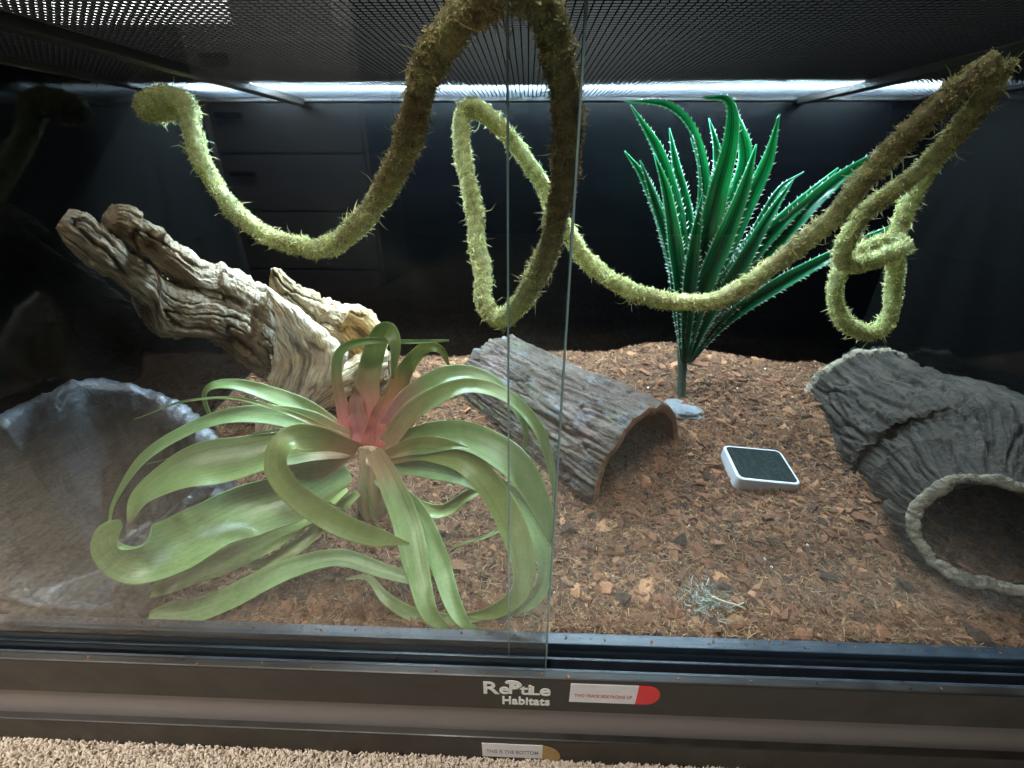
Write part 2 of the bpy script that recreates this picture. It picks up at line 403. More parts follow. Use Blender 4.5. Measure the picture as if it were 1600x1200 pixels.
sticker([(754, 1181), (754, 1160), (848, 1165), (849, 1184)], M['gold'], 'THIS IS THE BOTTOM', M['grey_ink'], lower, YF, .45)

# ------------------------------------------------------------------ light bar on the lid
LB = thing('light_bar', 'glowing white light bar lying along the back of the mesh lid', 'light', (0, .53, LZ+.02))
zb = LZ+.022
def shell(x0, x1, y0, y1, z0, z1, t=.003):
    return join([box(x0, x1, y0, y1, z1-t, z1), box(x0, x1, y0, y0+t, z0, z1-t-.0001), box(x0, x1, y1-t, y1, z0, z1-t-.0001),
                 box(x0, x0+t, y0+t+.0001, y1-t-.0001, z0, z1-t-.0001), box(x1-t, x1, y0+t+.0001, y1-t-.0001, z0, z1-t-.0001)])
bpart('housing', shell(-.603, .573, .472, .595, zb-.003, zb+.030, .002), M['black_plastic'], LB)
bpart('reflector', shell(-.6005, .5705, .4745, .5925, zb-.0035, zb+.0278), M['housing'], LB, bw=0)
th = np.linspace(0, 2*np.pi, 10, endpoint=False)
for yy, m_, r_ in ((.492, 'led', .0050),):
    V = np.vstack([np.stack([np.full(10, x), yy+r_*np.cos(th), zb+.006+r_*np.sin(th)], 1) for x in (-.585, .555)])
    obj('light_tube', V, [(i, (i+1) % 10, 10+(i+1) % 10, 10+i) for i in range(10)]+[tuple(range(9, -1, -1)), tuple(range(10, 20))], M[m_], LB)
for x in (-.588, .556): bpart('end_cap', box(x, x+.012, .486, .508, zb-.002, zb+.016), M['housing'], LB)

# ------------------------------------------------------------------ substrate
rim = np.array([at(0, 672, Z=.190), at(70, 630, Z=.190), at(140, 606, Z=.185), at(200, 612, Z=.172), at(250, 632, Z=.152), at(300, 668, Z=.13),
                at(326, 712, Z=.11), at(318, 765, Z=.092), at(262, 815, Z=.078), at(212, 855, Z=.062), at(186, 905, Z=.044), at(166, 955, Z=.024),
                (-.492, .036, .008), (-.535, .033, .006), (-.575, .034, .012), (-.600, .045, .05), (-.602, .065, .13)])
rim[:, 0] = np.maximum(rim[:, 0], -.598); rim[:, 1] = np.maximum(rim[:, 1], .032)
def in_dish(x, y):
    x = np.asarray(x, float); y = np.asarray(y, float); c = np.zeros(x.shape, bool); n_ = len(rim)
    for a in range(n_):
        x0, y0, x1, y1 = rim[a, 0], rim[a, 1], rim[a-1, 0], rim[a-1, 1]
        h = ((y0 > y) != (y1 > y)) & (x < (x1-x0)*(y-y0)/(y1-y0+1e-12)+x0); c ^= h
    return c
def ground(x, y):
    x = np.asarray(x, float); y = np.asarray(y, float)
    b = -.006+.066*np.clip((y-.05)/.5, 0, 1)**1.15
    b = b+.030*np.exp(-((x-.24)/.16)**2-((y-.56)/.12)**2)+.010*np.exp(-((x+.2)/.2)**2-((y-.5)/.1)**2)+.012*np.exp(-((x-.42)/.05)**2-((y-.36)/.12)**2)
    P = np.stack([x.ravel()*9, y.ravel()*9, 0*x.ravel()], 1)
    return b+(.009+.012*np.clip((y-.4)/.2, 0, 1))*fbm(P, 3, 3).reshape(x.shape)
gx = np.linspace(-.609, .609, 300); gy = np.linspace(.029, .599, 150)
GX, GY = np.meshgrid(gx, gy, indexing='ij'); GZ = ground(GX, GY)
GZ = GZ-.05*in_dish(GX, GY)+.0028*fbm(np.stack([GX.ravel()*90, GY.ravel()*90, 0*GX.ravel()], 1), 3, 11).reshape(GX.shape)
V = np.stack([GX, GY, GZ], -1).reshape(-1, 3)
base_c = np.array([.075, .036, .021])*(1+.35*fbm(V*60, 3, 5))[:, None]
sub = tag(obj('substrate', V, grid_faces(300, 150), M['mulch'], base=(0, .3, 0), col=np.clip(base_c, .01, 1)), None, kind='structure')
PAL = np.array([.94, .76, .62])*np.array([(.165, .082, .050), (.21, .112, .070), (.125, .062, .040), (.30, .18, .108), (.10, .055, .036), (.045, .032, .026), (.22, .128, .083), (.185, .094, .060)])
def visible_xy(n, ymin=.033):
    y = ymin+(.596-ymin)*rng.random(n)**1.25; x = rng.uniform(-.6, .6, n); m = in_dish(x, y); x[m] = rng.uniform(-.1, .55, m.sum()); return x, y
tmpl = []
for k in range(5):
    v = np.array([(x, y, z) for z in (-1, 1) for y in (-1, 1) for x in (-1, 1)], float)
    v = v+rng.uniform(-.42, .42, v.shape); v[4:, :2] *= rng.uniform(.5, .9)
    v[:, 0] *= 1; tmpl.append(v*.5)
bf = np.array([(0, 2, 3, 1), (4, 5, 7, 6), (0, 1, 5, 4), (2, 6, 7, 3), (0, 4, 6, 2), (1, 3, 7, 5)])
Vs, Fs_, Cs, kk = [], [], [], 0
def add_sc(tv, tf, n, size, flat, asp, tilt, lift, pal, bright=(.6, 1.25)):
    global kk
    x, y = visible_xy(n); s = rng.uniform(*size, n); z = ground(x, y)+lift*s
    S = np.stack([s*rng.uniform(*asp, n), s, s*rng.uniform(*flat, n)], 1)
    c = pal[rng.integers(0, len(pal), n)]*rng.uniform(*bright, (n, 1))
    V, Fq, cc = scatter(tv, tf, np.stack([x, y, z], 1), rots(n, tilt=tilt), S, c)
    Vs.append(V); Fs_.append(Fq+kk); Cs.append(cc); kk += len(V)
for t_ in tmpl: add_sc(t_, bf, 2600, (.003, .0075), (.25, .6), (1., 2.2), .45, .2, PAL)
# fibres: thin bent strips
ft = np.array([(-.5, -.5, 0), (-.5, .5, 0), (0, .5, .12), (0, -.5, .12), (.5, .35, -.02), (.5, -.35, -.02)], float)
ff = np.array([(0, 3, 2, 1), (3, 5, 4, 2)])
FPAL = np.array([.85, .77, .72])*np.array([(.30, .175, .09), (.21, .108, .057), (.42, .285, .155), (.14, .07, .04), (.26, .13, .07)])
def add_fib(n, ln, wd_, tilt):
    global kk
    x, y = visible_xy(n); s = rng.uniform(*ln, n); z = ground(x, y)+.0015+rng.uniform(0, .003, n)
    S = np.stack([s, rng.uniform(*wd_, n), s], 1); c = FPAL[rng.integers(0, 5, n)]*rng.uniform(.5, 1.2, (n, 1))
    V, Fq, cc = scatter(ft, ff, np.stack([x, y, z], 1), rots(n, tilt=tilt), S, c)
    Vs.append(V); Fs_.append(Fq+kk); Cs.append(cc); kk += len(V)
add_sc(tmpl[2], bf, 160, (.0012, .0026), (.7, 1), (1., 1.3), .8, 1.0, np.array([(.7, .68, .62)]))
for t_ in tmpl[:3]: add_sc(t_, bf, 330, (.008, .014), (.2, .45), (1., 2.4), .35, .15, PAL)
add_fib(62000, (.004, .013), (.0004, .0011), .28); add_fib(2600, (.014, .03), (.0004, .0009), .15)
nc = 90; cx_, cy_ = rng.uniform(-.55, .6, nc), rng.choice([-.0128, -.0015, .0215, .0245], nc)+rng.normal(0, .0012, nc); cs_ = rng.uniform(.0008, .0022, nc)
zc_ = np.where(cy_ < -.008, .0045, np.where(cy_ > .017, .0055, -.0095))
V, Fq, cc = scatter(tmpl[1], bf, np.stack([cx_, cy_, zc_], 1), rots(nc, tilt=.5), np.stack([cs_*1.5, cs_, cs_*.6], 1), PAL[rng.integers(0, 8, nc)]*1.3)
Vs.append(V); Fs_.append(Fq+kk); Cs.append(cc); kk += len(V)
tag(obj('bark_mulch', np.vstack(Vs), np.vstack(Fs_), M['mulch'], sub, smooth=False, col=np.vstack(Cs)), None, kind='stuff')
# the larger chips, one by one
def chip_mesh(k):
    n_ = 7; a_ = np.sort(rng.uniform(0, 2*np.pi, n_)); r_ = rng.uniform(.6, 1, n_)
    e = rng.uniform(1, 1.9); top = np.stack([np.cos(a_)*r_*e, np.sin(a_)*r_, rng.uniform(.18, .34, n_)], 1)*.5
    bot = top*np.array([1.05, 1.05, 0])-np.array([0, 0, .12]); ctr = np.array([[.05, 0, .24]])
    V = np.vstack([top, bot, ctr]); Fq = [(i, (i+1) % n_, 2*n_) for i in range(n_)]+[(i, n_+i, n_+(i+1) % n_, (i+1) % n_) for i in range(n_)]+[tuple(range(2*n_-1, n_-1, -1))]
    c = PAL[k % 8]*rng.uniform(.9, 1.45); c = np.tile(c, (len(V), 1)); c[:n_] *= rng.uniform(.8, 1.3, (n_, 1)); c[n_:2*n_] *= .7
    return mesh_data('bark_chip', V, Fq, M['mulch'], smooth=False, col=np.clip(c, 0, 1))
chips = [chip_mesh(k) for k in range(24)]
for i in range(290):
    near = rng.random() < .8
    px = rng.uniform(860, 1560) if rng.random() < .72 else rng.uniform(420, 860); py = rng.uniform(770, 1035) if near else rng.uniform(590, 800)
    p = at(px, py, Z=.01); p = at(px, py, Z=float(ground(p[0], p[1])))
    if not (.035 < p[1] < .59 and abs(p[0]) < .6): continue
    o = bpy.data.objects.new('bark_chip', chips[rng.integers(0, 24)]); COL.objects.link(o); o.parent = sub
    s = rng.uniform(.009, .015+.010*rng.random()**2)*(1 if near else .9)
    o.location = Vector((p[0], p[1]-.3, float(ground(p[0], p[1]))+s*.12))
    o.rotation_euler = (rng.normal(0, .25), rng.normal(0, .25), rng.uniform(0, 6.28)); o.scale = (s, s, s*rng.uniform(.7, 1.2))

# ------------------------------------------------------------------ driftwood
M['driftwood'] = None
def drift_mat():
    m, nt, b, N, L = new_mat('weathered driftwood'); pset(b, rough=.8, spec=.3)
    a = attr(N, 'col'); g = attr(N, 'grain'); mp = N.new('ShaderNodeMapping'); mp.inputs['Scale'].default_value = (22, 300, 300)
    L.new(g.outputs['Vector'], mp.inputs['Vector']); t = tex_noise(N, L, 1, 8, vec=mp.outputs[0], rough=.62, dist=.6)
    r = ramp(N, L, t.outputs['Fac'], [(.30, (.34, .30, .26)), (.5, (.88, .87, .85)), (.72, (1.22, 1.21, 1.18))])
    t2 = tex_noise(N, L, 28, 5); r2 = ramp(N, L, t2.outputs['Fac'], [(.35, (.82, .70, .56)), (.6, (1.05, 1.05, 1.05))])
    c = mixc(N, L, a.outputs['Color'], r.outputs[0], 1, 'MULTIPLY'); c = mixc(N, L, c, r2.outputs[0], 1, 'MULTIPLY')
    L.new(c, b.inputs['Base Color']); t3 = tex_noise(N, L, 330, 5); k9 = bump(N, L, t.outputs['Fac'], .9, .003, b); bump(N, L, t3.outputs['Fac'], .7, .0012, b, k9); return m
M['driftwood'] = drift_mat()
def limb(ctrl, nu, nv, amp, gr, seed, flatn=(0, -1, .3), c0=(.3, .2, .1), c1=None, rag=.5, lump=1., blunt=.035):
    """tapered grained piece: ctrl rows (x,y,z,ra,rb); grain furrows of depth amp run along it"""
    C4, s = spline(np.array(ctrl, float), nu); C = C4[:, :3]; ra = np.maximum(C4[:, 3], .001); rb = np.maximum(C4[:, 4], .001)
    T_, N_, B_ = frames(C, flatn); th = np.linspace(0, 2*np.pi, nv, endpoint=False)
    co, si = np.cos(th), np.sin(th); sN = np.repeat(s, nv)
    Q = np.stack([sN*gr[0], np.tile(co, nu)*gr[1], np.tile(si, nu)*gr[1]], 1)
    wq = Q*np.array([1, 1, 1])+.5*np.stack([0*sN, fbm(Q*.7, 2, seed+3), fbm(Q*.7+31, 2, seed+6)], 1)
    g1 = ridge(wq, 5, seed); crack = np.clip(np.abs(vnoise(wq*np.array([.55, 1.1, 1.1])+77, seed+13))/.10, 0, 1)
    fl = fbm(Q*np.array([.9, .8, .8])+3, 4, seed+21)*3.2; fl = (np.floor(fl)+np.clip((fl-np.floor(fl))*4, 0, 1))/3.2
    d = g1*amp*.55*(1 if lump == 1 else .7)+fl*amp*1.1+fbm(Q*np.array([.45, .35, .35])+5, 4, seed+9)*amp*1.6*lump-(1-crack)*amp*1.5+fbm(Q*np.array([3, 2, 2])+13, 3, seed+31)*amp*.45
    env = np.minimum(1, np.minimum(np.arange(nu), np.arange(nu)[::-1])/(nu*blunt)); env = .25+.75*np.sqrt(env)
    V = (C[:, None]+N_[:, None]*(co[None]*(rb*env)[:, None])[..., None]+B_[:, None]*(si[None]*(ra*env)[:, None])[..., None]).reshape(-1, 3)
    D = (N_[:, None]*co[None, :, None]+B_[:, None]*si[None, :, None]).reshape(-1, 3)
    d = d*np.repeat(env, nv)
    V = V+D*d[:, None]
    # ragged ends: slide end rings along the grain
    sh = fbm(np.stack([np.tile(co, nu)*3, np.tile(si, nu)*3, np.zeros(nu*nv)], 1)+seed, 3, seed+4)
    e = np.repeat(np.exp(-np.arange(nu)/(nu*.1))-np.exp(-np.arange(nu)[::-1]/(nu*.1)), nv)
    V = V+np.repeat(T_, nv, axis=0)*(sh*e*rag*np.repeat(np.maximum(ra, rb), nv))[:, None]
    Fq = [tuple(q) for q in grid_faces(nu, nv, True)]+[tuple(range(nv))[::-1], tuple(range((nu-1)*nv, nu*nv))]
    t = np.repeat(np.linspace(0, 1, nu), nv)[:, None]; c1 = c0 if c1 is None else c1
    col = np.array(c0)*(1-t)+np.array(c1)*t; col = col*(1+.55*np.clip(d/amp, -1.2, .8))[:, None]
    uv = np.stack([sN, np.tile(co, nu)*.03, np.tile(si, nu)*.03], 1)+seed*.37
    return V, Fq, np.clip(col, .01, 1), uv
def multi(parts):
    V, Fq, C_, U_, n = [], [], [], [], 0
    for v, f, c, u_ in parts:
        V.append(v); C_.append(c); U_.append(u_); Fq += [tuple(i+n for i in q) for q in f]; n += len(v)
    return np.vstack(V), Fq, np.vstack(C_), np.vstack(U_)
def pxl(rows): return [(*at(x, y, Y=Y), a_, b__) for x, y, Y, a_, b__ in rows]
TAN, BRN, PALE, GOLD = (.42, .31, .19), (.33, .22, .13), (.66, .58, .46), (.62, .42, .19)
def plank(rows, nu, nv, amp, seed, c0, c1, jag=.005, dy=0.):
    """split piece of wood between two ragged edges: rows ((px,py),(px,py),Y,half thickness)"""
    Uu = np.array([at(*r[0], Y=r[2]+dy) for r in rows]); Ll = np.array([at(*r[1], Y=r[2]+dy) for r in rows]); th_ = np.array([r[3] for r in rows])
    mid_ = (Uu+Ll)/2; k = np.concatenate([[0], np.cumsum(np.linalg.norm(np.diff(mid_, axis=0), axis=1))]); s_ = np.linspace(0, k[-1], nu)
    ip = lambda A: np.stack([np.interp(s_, k, A[:, m]) for m in range(3)], 1)
    def sm(A, w=max(3, nu//22)):
        A = A.reshape(nu, -1); E_ = np.vstack([2*A[:1]-A[w:0:-1], A, 2*A[-1:]-A[-2:-w-2:-1]]); kr = np.hanning(2*w+3)[1:-1]; kr = kr/kr.sum()
        return np.stack([np.convolve(E_[:, m], kr, 'valid') for m in range(A.shape[1])], 1)
    Uu, Ll, th_ = sm(ip(Uu)), sm(ip(Ll)), sm(np.interp(s_, k, th_))[:, 0]
    jz = lambda o_: (fbm(np.stack([s_*120, s_*0, s_*0], 1)+o_, 4, seed+int(o_)))[:, None]*jag
    mid_ = (Uu+Ll)/2; hv = (Uu-Ll)/2; ac = nrm(hv); Uu = Uu+ac*jz(3.); Ll = Ll-ac*jz(19.); mid_ = (Uu+Ll)/2; hv = (Uu-Ll)/2; hw = np.linalg.norm(hv, axis=1)
    T_ = nrm(np.gradient(sm(mid_), axis=0)); nn_ = nrm(np.cross(T_, ac)); nn_ = nn_*np.sign((nn_@np.array([0, -1, .4])))[:, None]
    a_ = np.linspace(0, 2*np.pi, nv, endpoint=False); ca, sa = np.cos(a_), np.sin(a_); ca = np.sign(ca)*np.abs(ca)**.8; sa = np.sign(sa)*np.abs(sa)**.8
    V = (mid_[:, None]+hv[:, None]*ca[None, :, None]+nn_[:, None]*(sa[None]*th_[:, None])[..., None]).reshape(-1, 3)
    D = (ac[:, None]*ca[None, :, None]+nn_[:, None]*sa[None, :, None]).reshape(-1, 3)
    G = np.stack([np.repeat(s_, nv), (ca[None]*hw[:, None]).ravel(), (sa[None]*th_[:, None]).ravel()], 1)
    Q = G*np.array([26, 230, 230])+seed*3.1; Q = Q+.5*fbm(Q*np.array([.6, .25, .25]), 2, seed+3)[:, None]*np.array([0, 1, 1])
    fl = fbm(Q*np.array([.8, .35, .35])+3, 4, seed+21)*3; fl = (np.floor(fl)+np.clip((fl-np.floor(fl))*4, 0, 1))/3
    crack = np.clip(np.abs(vnoise(Q*np.array([.5, .35, .35])+77, seed+13))/.12, 0, 1)
    d = ridge(Q, 5, seed)*amp*.45+fl*amp*1.0+fbm(G*np.array([40, 55, 55])+seed, 4, seed+51)*amp*1.3-(1-crack)*amp*1.7+fbm(Q*np.array([3, 1.2, 1.2])+13, 3, seed+31)*amp*.5
    d = d*np.repeat(np.clip(np.minimum(hw, th_)/.008, .15, 1), nv); V = V+D*d[:, None]
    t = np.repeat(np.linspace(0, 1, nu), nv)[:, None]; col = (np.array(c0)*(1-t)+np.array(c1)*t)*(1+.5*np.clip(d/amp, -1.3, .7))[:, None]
    Fq = [tuple(q) for q in grid_faces(nu, nv, True)]+[tuple(range(nv))[::-1], tuple(range((nu-1)*nv, nu*nv))]
    return V, Fq, np.clip(col, .01, 1), G+seed*.37
GT, BR2, PL2 = (.33, .275, .21), (.27, .20, .135), (.76, .72, .63)
dparts = [
 plank([((104, 330), (91, 352), .235, .014), ((128, 333), (106, 373), .24, .017), ((150, 351), (131, 401), .25, .019), ((194, 388), (184, 440), .272, .021), ((218, 406), (216, 468), .288, .024), ((240, 422), (228, 512), .302, .028), ((294, 452), (262, 517), .325, .032), ((345, 462), (320, 512), .35, .036), ((400, 480), (362, 545), .372, .036), ((440, 510), (400, 575), .388, .032), ((452, 545), (428, 596), .395, .024)], 260, 150, .0036, 1, GT, (.40, .345, .275)),
 plank([((182, 327), (160, 352), .272, .013), ((210, 329), (187, 368), .284, .015), ((243, 360), (218, 392), .30, .017), ((304, 403), (278, 440), .328, .020), ((326, 420), (306, 456), .342, .022), ((345, 416), (330, 470), .355, .026), ((400, 444), (380, 520), .38, .034), ((440, 470), (420, 560), .40, .034)], 240, 140, .0034, 2, BR2, (.46, .40, .32)),
 plank([((412, 446), (417, 447), .37, .003), ((423, 466), (441, 468), .366, .006), ((430, 490), (472, 486), .362, .009), ((432, 520), (508, 516), .358, .012), ((428, 560), (545, 552), .354, .014), ((420, 595), (530, 592), .350, .015), ((406, 632), (486, 636), .346, .016), ((400, 665), (455, 670), .343, .016), ((396, 725), (440, 725), .34, .015)], 170, 130, .0008, 4, (.78, .69, .52), PL2, .004),
 plank([((424, 417), (421, 440), .386, .004), ((440, 430), (430, 470), .39, .010), ((470, 450), (450, 500), .40, .018), ((510, 470), (480, 530), .42, .026), ((545, 479), (530, 560), .44, .028), ((585, 490), (560, 590), .45, .028), ((607, 535), (590, 605), .458, .02)], 170, 120, .0046, 6, (.52, .43, .30), (.46, .36, .24), .006),
 plank([((548, 483), (528, 520), .415, .006), ((575, 486), (545, 545), .42, .010), ((597, 510), (570, 562), .426, .010), ((605, 540), (590, 566), .432, .006)], 80, 80, .0016, 8, GOLD, (.7, .5, .24)),
 plank([((603, 545), (592, 592), .43, .02), ((560, 556), (556, 606), .405, .018), ((518, 580), (516, 636), .385, .016), ((476, 616), (470, 668), .37, .015), ((440, 660), (440, 720), .355, .014)], 140, 100, .0010, 5, (.70, .58, .38), PL2, .003),
 plank([((612, 560), (560, 560), .46, .03), ((606, 600), (560, 600), .465, .03), ((590, 650), (550, 650), .465, .03)], 80, 90, .004, 9, BR2, BR2),
]
V, Fq, C_, U_ = multi(dparts)
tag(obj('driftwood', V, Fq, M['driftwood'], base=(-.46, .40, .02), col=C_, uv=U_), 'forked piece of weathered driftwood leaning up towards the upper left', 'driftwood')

# ------------------------------------------------------------------ cork bark half round
M['cork'] = bark_mat('cork bark', [(.28, (.009, .006, .0045)), (.43, (.042, .027, .020)), (.57, (.096, .070, .056)), (.78, (.18, .148, .128))],
                     [((.12, .15, .08), 16, .54, .68, .5), ((.16, .09, .078), 22, .56, .68, .5), ((.15, .155, .17), 26, .55, .66, .6)], gscale=(10, 60))
M['cork_in'] = bark_mat('cork inside', [(.3, (.10, .045, .024)), (.55, (.19, .09, .05)), (.8, (.28, .14, .08))], gscale=(8, 60))
M['cork_rim'] = bark_mat('cork cut edge', [(.3, (.20, .085, .04)), (.7, (.36, .17, .085))], gscale=(60, 60))
A_, B_c = np.array([.030, .200]), np.array([.187, .345]); ab = B_c-A_; Rr = np.linalg.norm(ab)/2; ab = ab/np.linalg.norm(ab)
ax = np.array([-ab[1], ab[0]]); mid = (A_+B_c)/2; LEN = .335
nu, nv = 260, 220; s = np.linspace(0, 1, nu); th = np.linspace(-.12, np.pi+.12, nv)
SS, TT = np.meshgrid(s, th, indexing='ij'); q = np.stack([SS.ravel()*LEN*11, np.cos(TT.ravel())*4.2, np.sin(TT.ravel())*4.2], 1)
qq = q*np.array([1, 1.9, 1.9])+.6*fbm(q*1.2, 3, 20)[:, None]
fl = fbm(qq*.8+9, 4, 23)*3; fl = (np.floor(fl)+np.clip((fl-np.floor(fl))*4, 0, 1))/3
disp = fl*.006+ridge(qq, 5, 21)*.0035+fbm(q*.45, 3, 25)*.006+fbm(q*np.array([3, 5, 5]), 4, 29)*.0028-(1-np.clip(np.abs(vnoise(qq*np.array([.8, 1.3, 1.3])+50, 27))/.13, 0, 1))*.006
disp = disp*(1-.8*np.exp(-SS.ravel()*LEN/.006))
endj = .005*fbm(np.stack([np.cos(TT.ravel())*5, np.sin(TT.ravel())*5, SS.ravel()*0], 1), 3, 31)
def arch(rad_, dz):
    r = rad_; al = SS.ravel()*LEN+endj*(1-2*SS.ravel())
    taper = 1-.06*SS.ravel()
    x = mid[0]+ax[0]*al-ab[0]*np.cos(TT.ravel())*r*taper; y = mid[1]+ax[1]*al-ab[1]*np.cos(TT.ravel())*r*taper
    return np.stack([x, y, .012+.014*SS.ravel()+np.sin(TT.ravel())*r*taper*1.06+dz], 1)
outer = arch(Rr+disp, 0); inner = arch(Rr-.0115+.3*disp, 0)
uvv = np.stack([SS.ravel()*LEN, np.cos(TT.ravel())*.1, np.sin(TT.ravel())*.1], 1)
CK = thing('cork_bark', 'half round arch of grey cork bark with an orange brown cut edge', 'cork bark', (*mid, .015))
obj('bark_surface', outer, grid_faces(nu, nv, flip=True), M['cork'], CK, uv=uvv)
obj('inner_surface', inner, grid_faces(nu, nv), M['cork_in'], CK, uv=uvv)
ring = np.vstack([outer[:nv], .5*(outer[:nv]+inner[:nv])-.0018*np.append(ax, 0), inner[:nv]]); obj('cut_edge', ring, grid_faces(3, nv, flip=False), M['cork_rim'], CK, uv=ring)
e0 = (nu-1)*nv
ring = np.vstack([outer[e0:], inner[e0:]]); obj('cut_edge', ring, grid_faces(2, nv, flip=True), M['cork_rim'], CK, uv=ring)
ring = np.vstack([outer.reshape(nu, nv, 3)[:, 0], inner.reshape(nu, nv, 3)[:, 0]]); obj('cut_edge', ring, grid_faces(2, nu), M['cork_rim'], CK, uv=ring)
ring = np.vstack([outer.reshape(nu, nv, 3)[:, -1], inner.reshape(nu, nv, 3)[:, -1]]); obj('cut_edge', ring, grid_faces(2, nu, flip=True), M['cork_rim'], CK, uv=ring)

# ------------------------------------------------------------------ hollow log hide at the right
M['log'] = bark_mat('dark log bark', [(.28, (.005, .0038, .0028)), (.44, (.022, .0165, .0118)), (.58, (.047, .036, .0265)), (.78, (.09, .071, .053))],
                    [((.024, .023, .024), 12, .52, .7, .3), ((.07, .065, .055), 60, .58, .68, .5)], gscale=(12, 170))
M['log_in'] = bark_mat('log inside', [(.3, (.04, .026, .016)), (.7, (.09, .06, .035))], gscale=(10, 40))
M['log_rim'] = bark_mat('pale log rim', [(.3, (.10, .08, .057)), (.5, (.27, .225, .16)), (.75, (.44, .38, .28))], [((.05, .042, .034), 45, .5, .6, .85)], gscale=(60, 90))
ctl = np.array([(.576, .462, .014, .122), (.574, .448, .016, .110), (.560, .37, .020, .116), (.548, .29, .024, .132), (.528, .215, .032, .122), (.494, .168, .046, .098), (.462, .138, .058, .074), (.436, .108, .074, .061)])
nu, nv = 280, 320; C4, s = spline(ctl, nu); Cn = C4[:, :3]; Tn, Nn, Bn = frames(Cn, (0, 0, 1))
tilt = np.linspace(0, 1, nu)**6                        # the front end is cut at a slant that faces up a little
th = np.linspace(0, 2*np.pi, nv, endpoint=False)
q = np.stack([np.repeat(s, nv)*8, np.tile(np.cos(th), nu)*3.6, np.tile(np.sin(th), nu)*3.6], 1)
qq = q*np.array([1, 1.9, 1.9])+.7*fbm(q*1.1, 3, 40)[:, None]
fl = fbm(qq*.8+9, 4, 43)*3; fl = (np.floor(fl)+np.clip((fl-np.floor(fl))*4, 0, 1))/3
disp = fl*.0055+ridge(qq*np.array([.8, 1.9, 1.9])+4, 5, 41)*.0068+fbm(q*.6, 3, 45)*.005+fbm(q*5, 4, 49)*.003+ridge(qq*np.array([2.2, 3, 3])+15, 4, 51)*.0026-(1-np.clip(np.abs(vnoise(qq*np.array([1.0, 1.2, 1.2])+40, 47))/.16, 0, 1))*.009
fade = np.repeat(1-.75*np.exp(-(s[-1]-s)/.012), nv)
def logsurf(dr):
    r = np.repeat(C4[:, 3], nv)+dr
    V = (np.repeat(Cn, nv, 0)+np.repeat(Nn, nv, 0)*(np.tile(np.cos(th), nu)*r)[:, None]+np.repeat(Bn, nv, 0)*(np.tile(np.sin(th), nu)*r)[:, None])
    V[:, 0] = np.minimum(V[:, 0], .6085); return V
LG = thing('log_hide', 'hollow dark grey log hide with a pale rimmed round hole', 'log hide', (.50, .27, .02))
outer = logsurf(disp*fade); inner = logsurf(-.011+.2*disp*fade)
uvv = np.stack([np.repeat(s, nv), np.tile(np.cos(th), nu)*.1, np.tile(np.sin(th), nu)*.1], 1)
obj('bark_surface', outer, grid_faces(nu, nv, True, flip=True), M['log'], LG, uv=uvv)
obj('inner_surface', inner, grid_faces(nu, nv, True), M['log_in'], LG, uv=uvv)
def lumpy_ring(C_ring, r0, seed, nt=14, squash=1.0):
    n_ = len(C_ring); T_ = nrm(np.roll(C_ring, -1, 0)-np.roll(C_ring, 1, 0)); ctr = C_ring.mean(0)
    Rd = nrm(C_ring-ctr); Ax = nrm(np.cross(T_, Rd)); Rd = np.cross(Ax, T_); ph = np.linspace(0, 2*np.pi, nt, endpoint=False)
    rr = r0*(1+.6*fbm(C_ring*45, 4, seed))
    V = (C_ring[:, None]+Rd[:, None]*(np.cos(ph)[None]*rr[:, None])[..., None]*squash+Ax[:, None]*(np.sin(ph)[None]*rr[:, None])[..., None]).reshape(-1, 3)
    V = V+nrm(V-np.repeat(C_ring, nt, 0))*(.0013*ridge(V*140, 5, seed+2)+.0016*fbm(V*60, 4, seed+6))[:, None]
    i = np.arange(n_)[:, None]; j = np.arange(nt)[None]
    Fq = np.stack([i*nt+j, i*nt+(j+1) % nt, ((i+1) % n_)*nt+(j+1) % nt, ((i+1) % n_)*nt+j], -1).reshape(-1, 4)
    return V, Fq
e0 = (nu-1)*nv; rc = (outer[e0:]+inner[e0:])/2; rc = rc*1.0+.010*fbm(rc*34, 4, 60)[:, None]*nrm(rc-rc.mean(0))
V, Fq = lumpy_ring(rc, .0028, 61, squash=2.0); obj('hole_rim', V, Fq, M['log_rim'], LG, uv=V)
rc = (outer[:nv]+inner[:nv])/2; V, Fq = lumpy_ring(rc, .0042, 65, squash=1.5); obj('hole_rim', V, Fq, M['log_rim'], LG, uv=V)
pb = at(1275, 655, Y=.43)
v, f, c_, u_ = limb([(pb[0]+.03, pb[1]+.01, pb[2]-.012, .016, .016), (pb[0]-.006, pb[1], pb[2]-.004, .015, .013), (pb[0]-.026, pb[1]-.004, pb[2]-.002, .012, .010)], 30, 24, .002, (20, 3), 70)
obj('branch_stub', v, f, M['log_rim'], LG, uv=u_)

# ------------------------------------------------------------------ rock water dish at the left
M['dish'] = plain('shaded resin rock', (.017, .019, .022), .38, .5, 40, .002, spec=.8)  # dark bowl interior, its shade put into the resin colour
nr = 320; Rm_, _ = spline(np.vstack([rim, rim[:1]]), nr+1); Rm_ = Rm_[:-1]
ctr = np.array([-.535, .085, .006]); rows = []
out_dir = nrm((Rm_-ctr)*np.array([1, 1, 0]))
for k, t in enumerate(np.linspace(0, 1, 26)):              # foot (outside) up to the rim
    foot = Rm_+out_dir*.022; foot = np.stack([np.clip(foot[:, 0], -.607, 1), np.maximum(foot[:, 1], .0315), np.full(nr, -.03)], 1)
    p = foot*(1-t)+(Rm_+out_dir*.008*math.sin(t*np.pi)-np.array([0, 0, .006]))*t; rows.append(p)
for a2 in np.linspace(.3, 2.8, 8):
    rows.append(Rm_+out_dir*(.012*math.cos(a2))+np.array([0, 0, .011*math.sin(a2)-.004]))
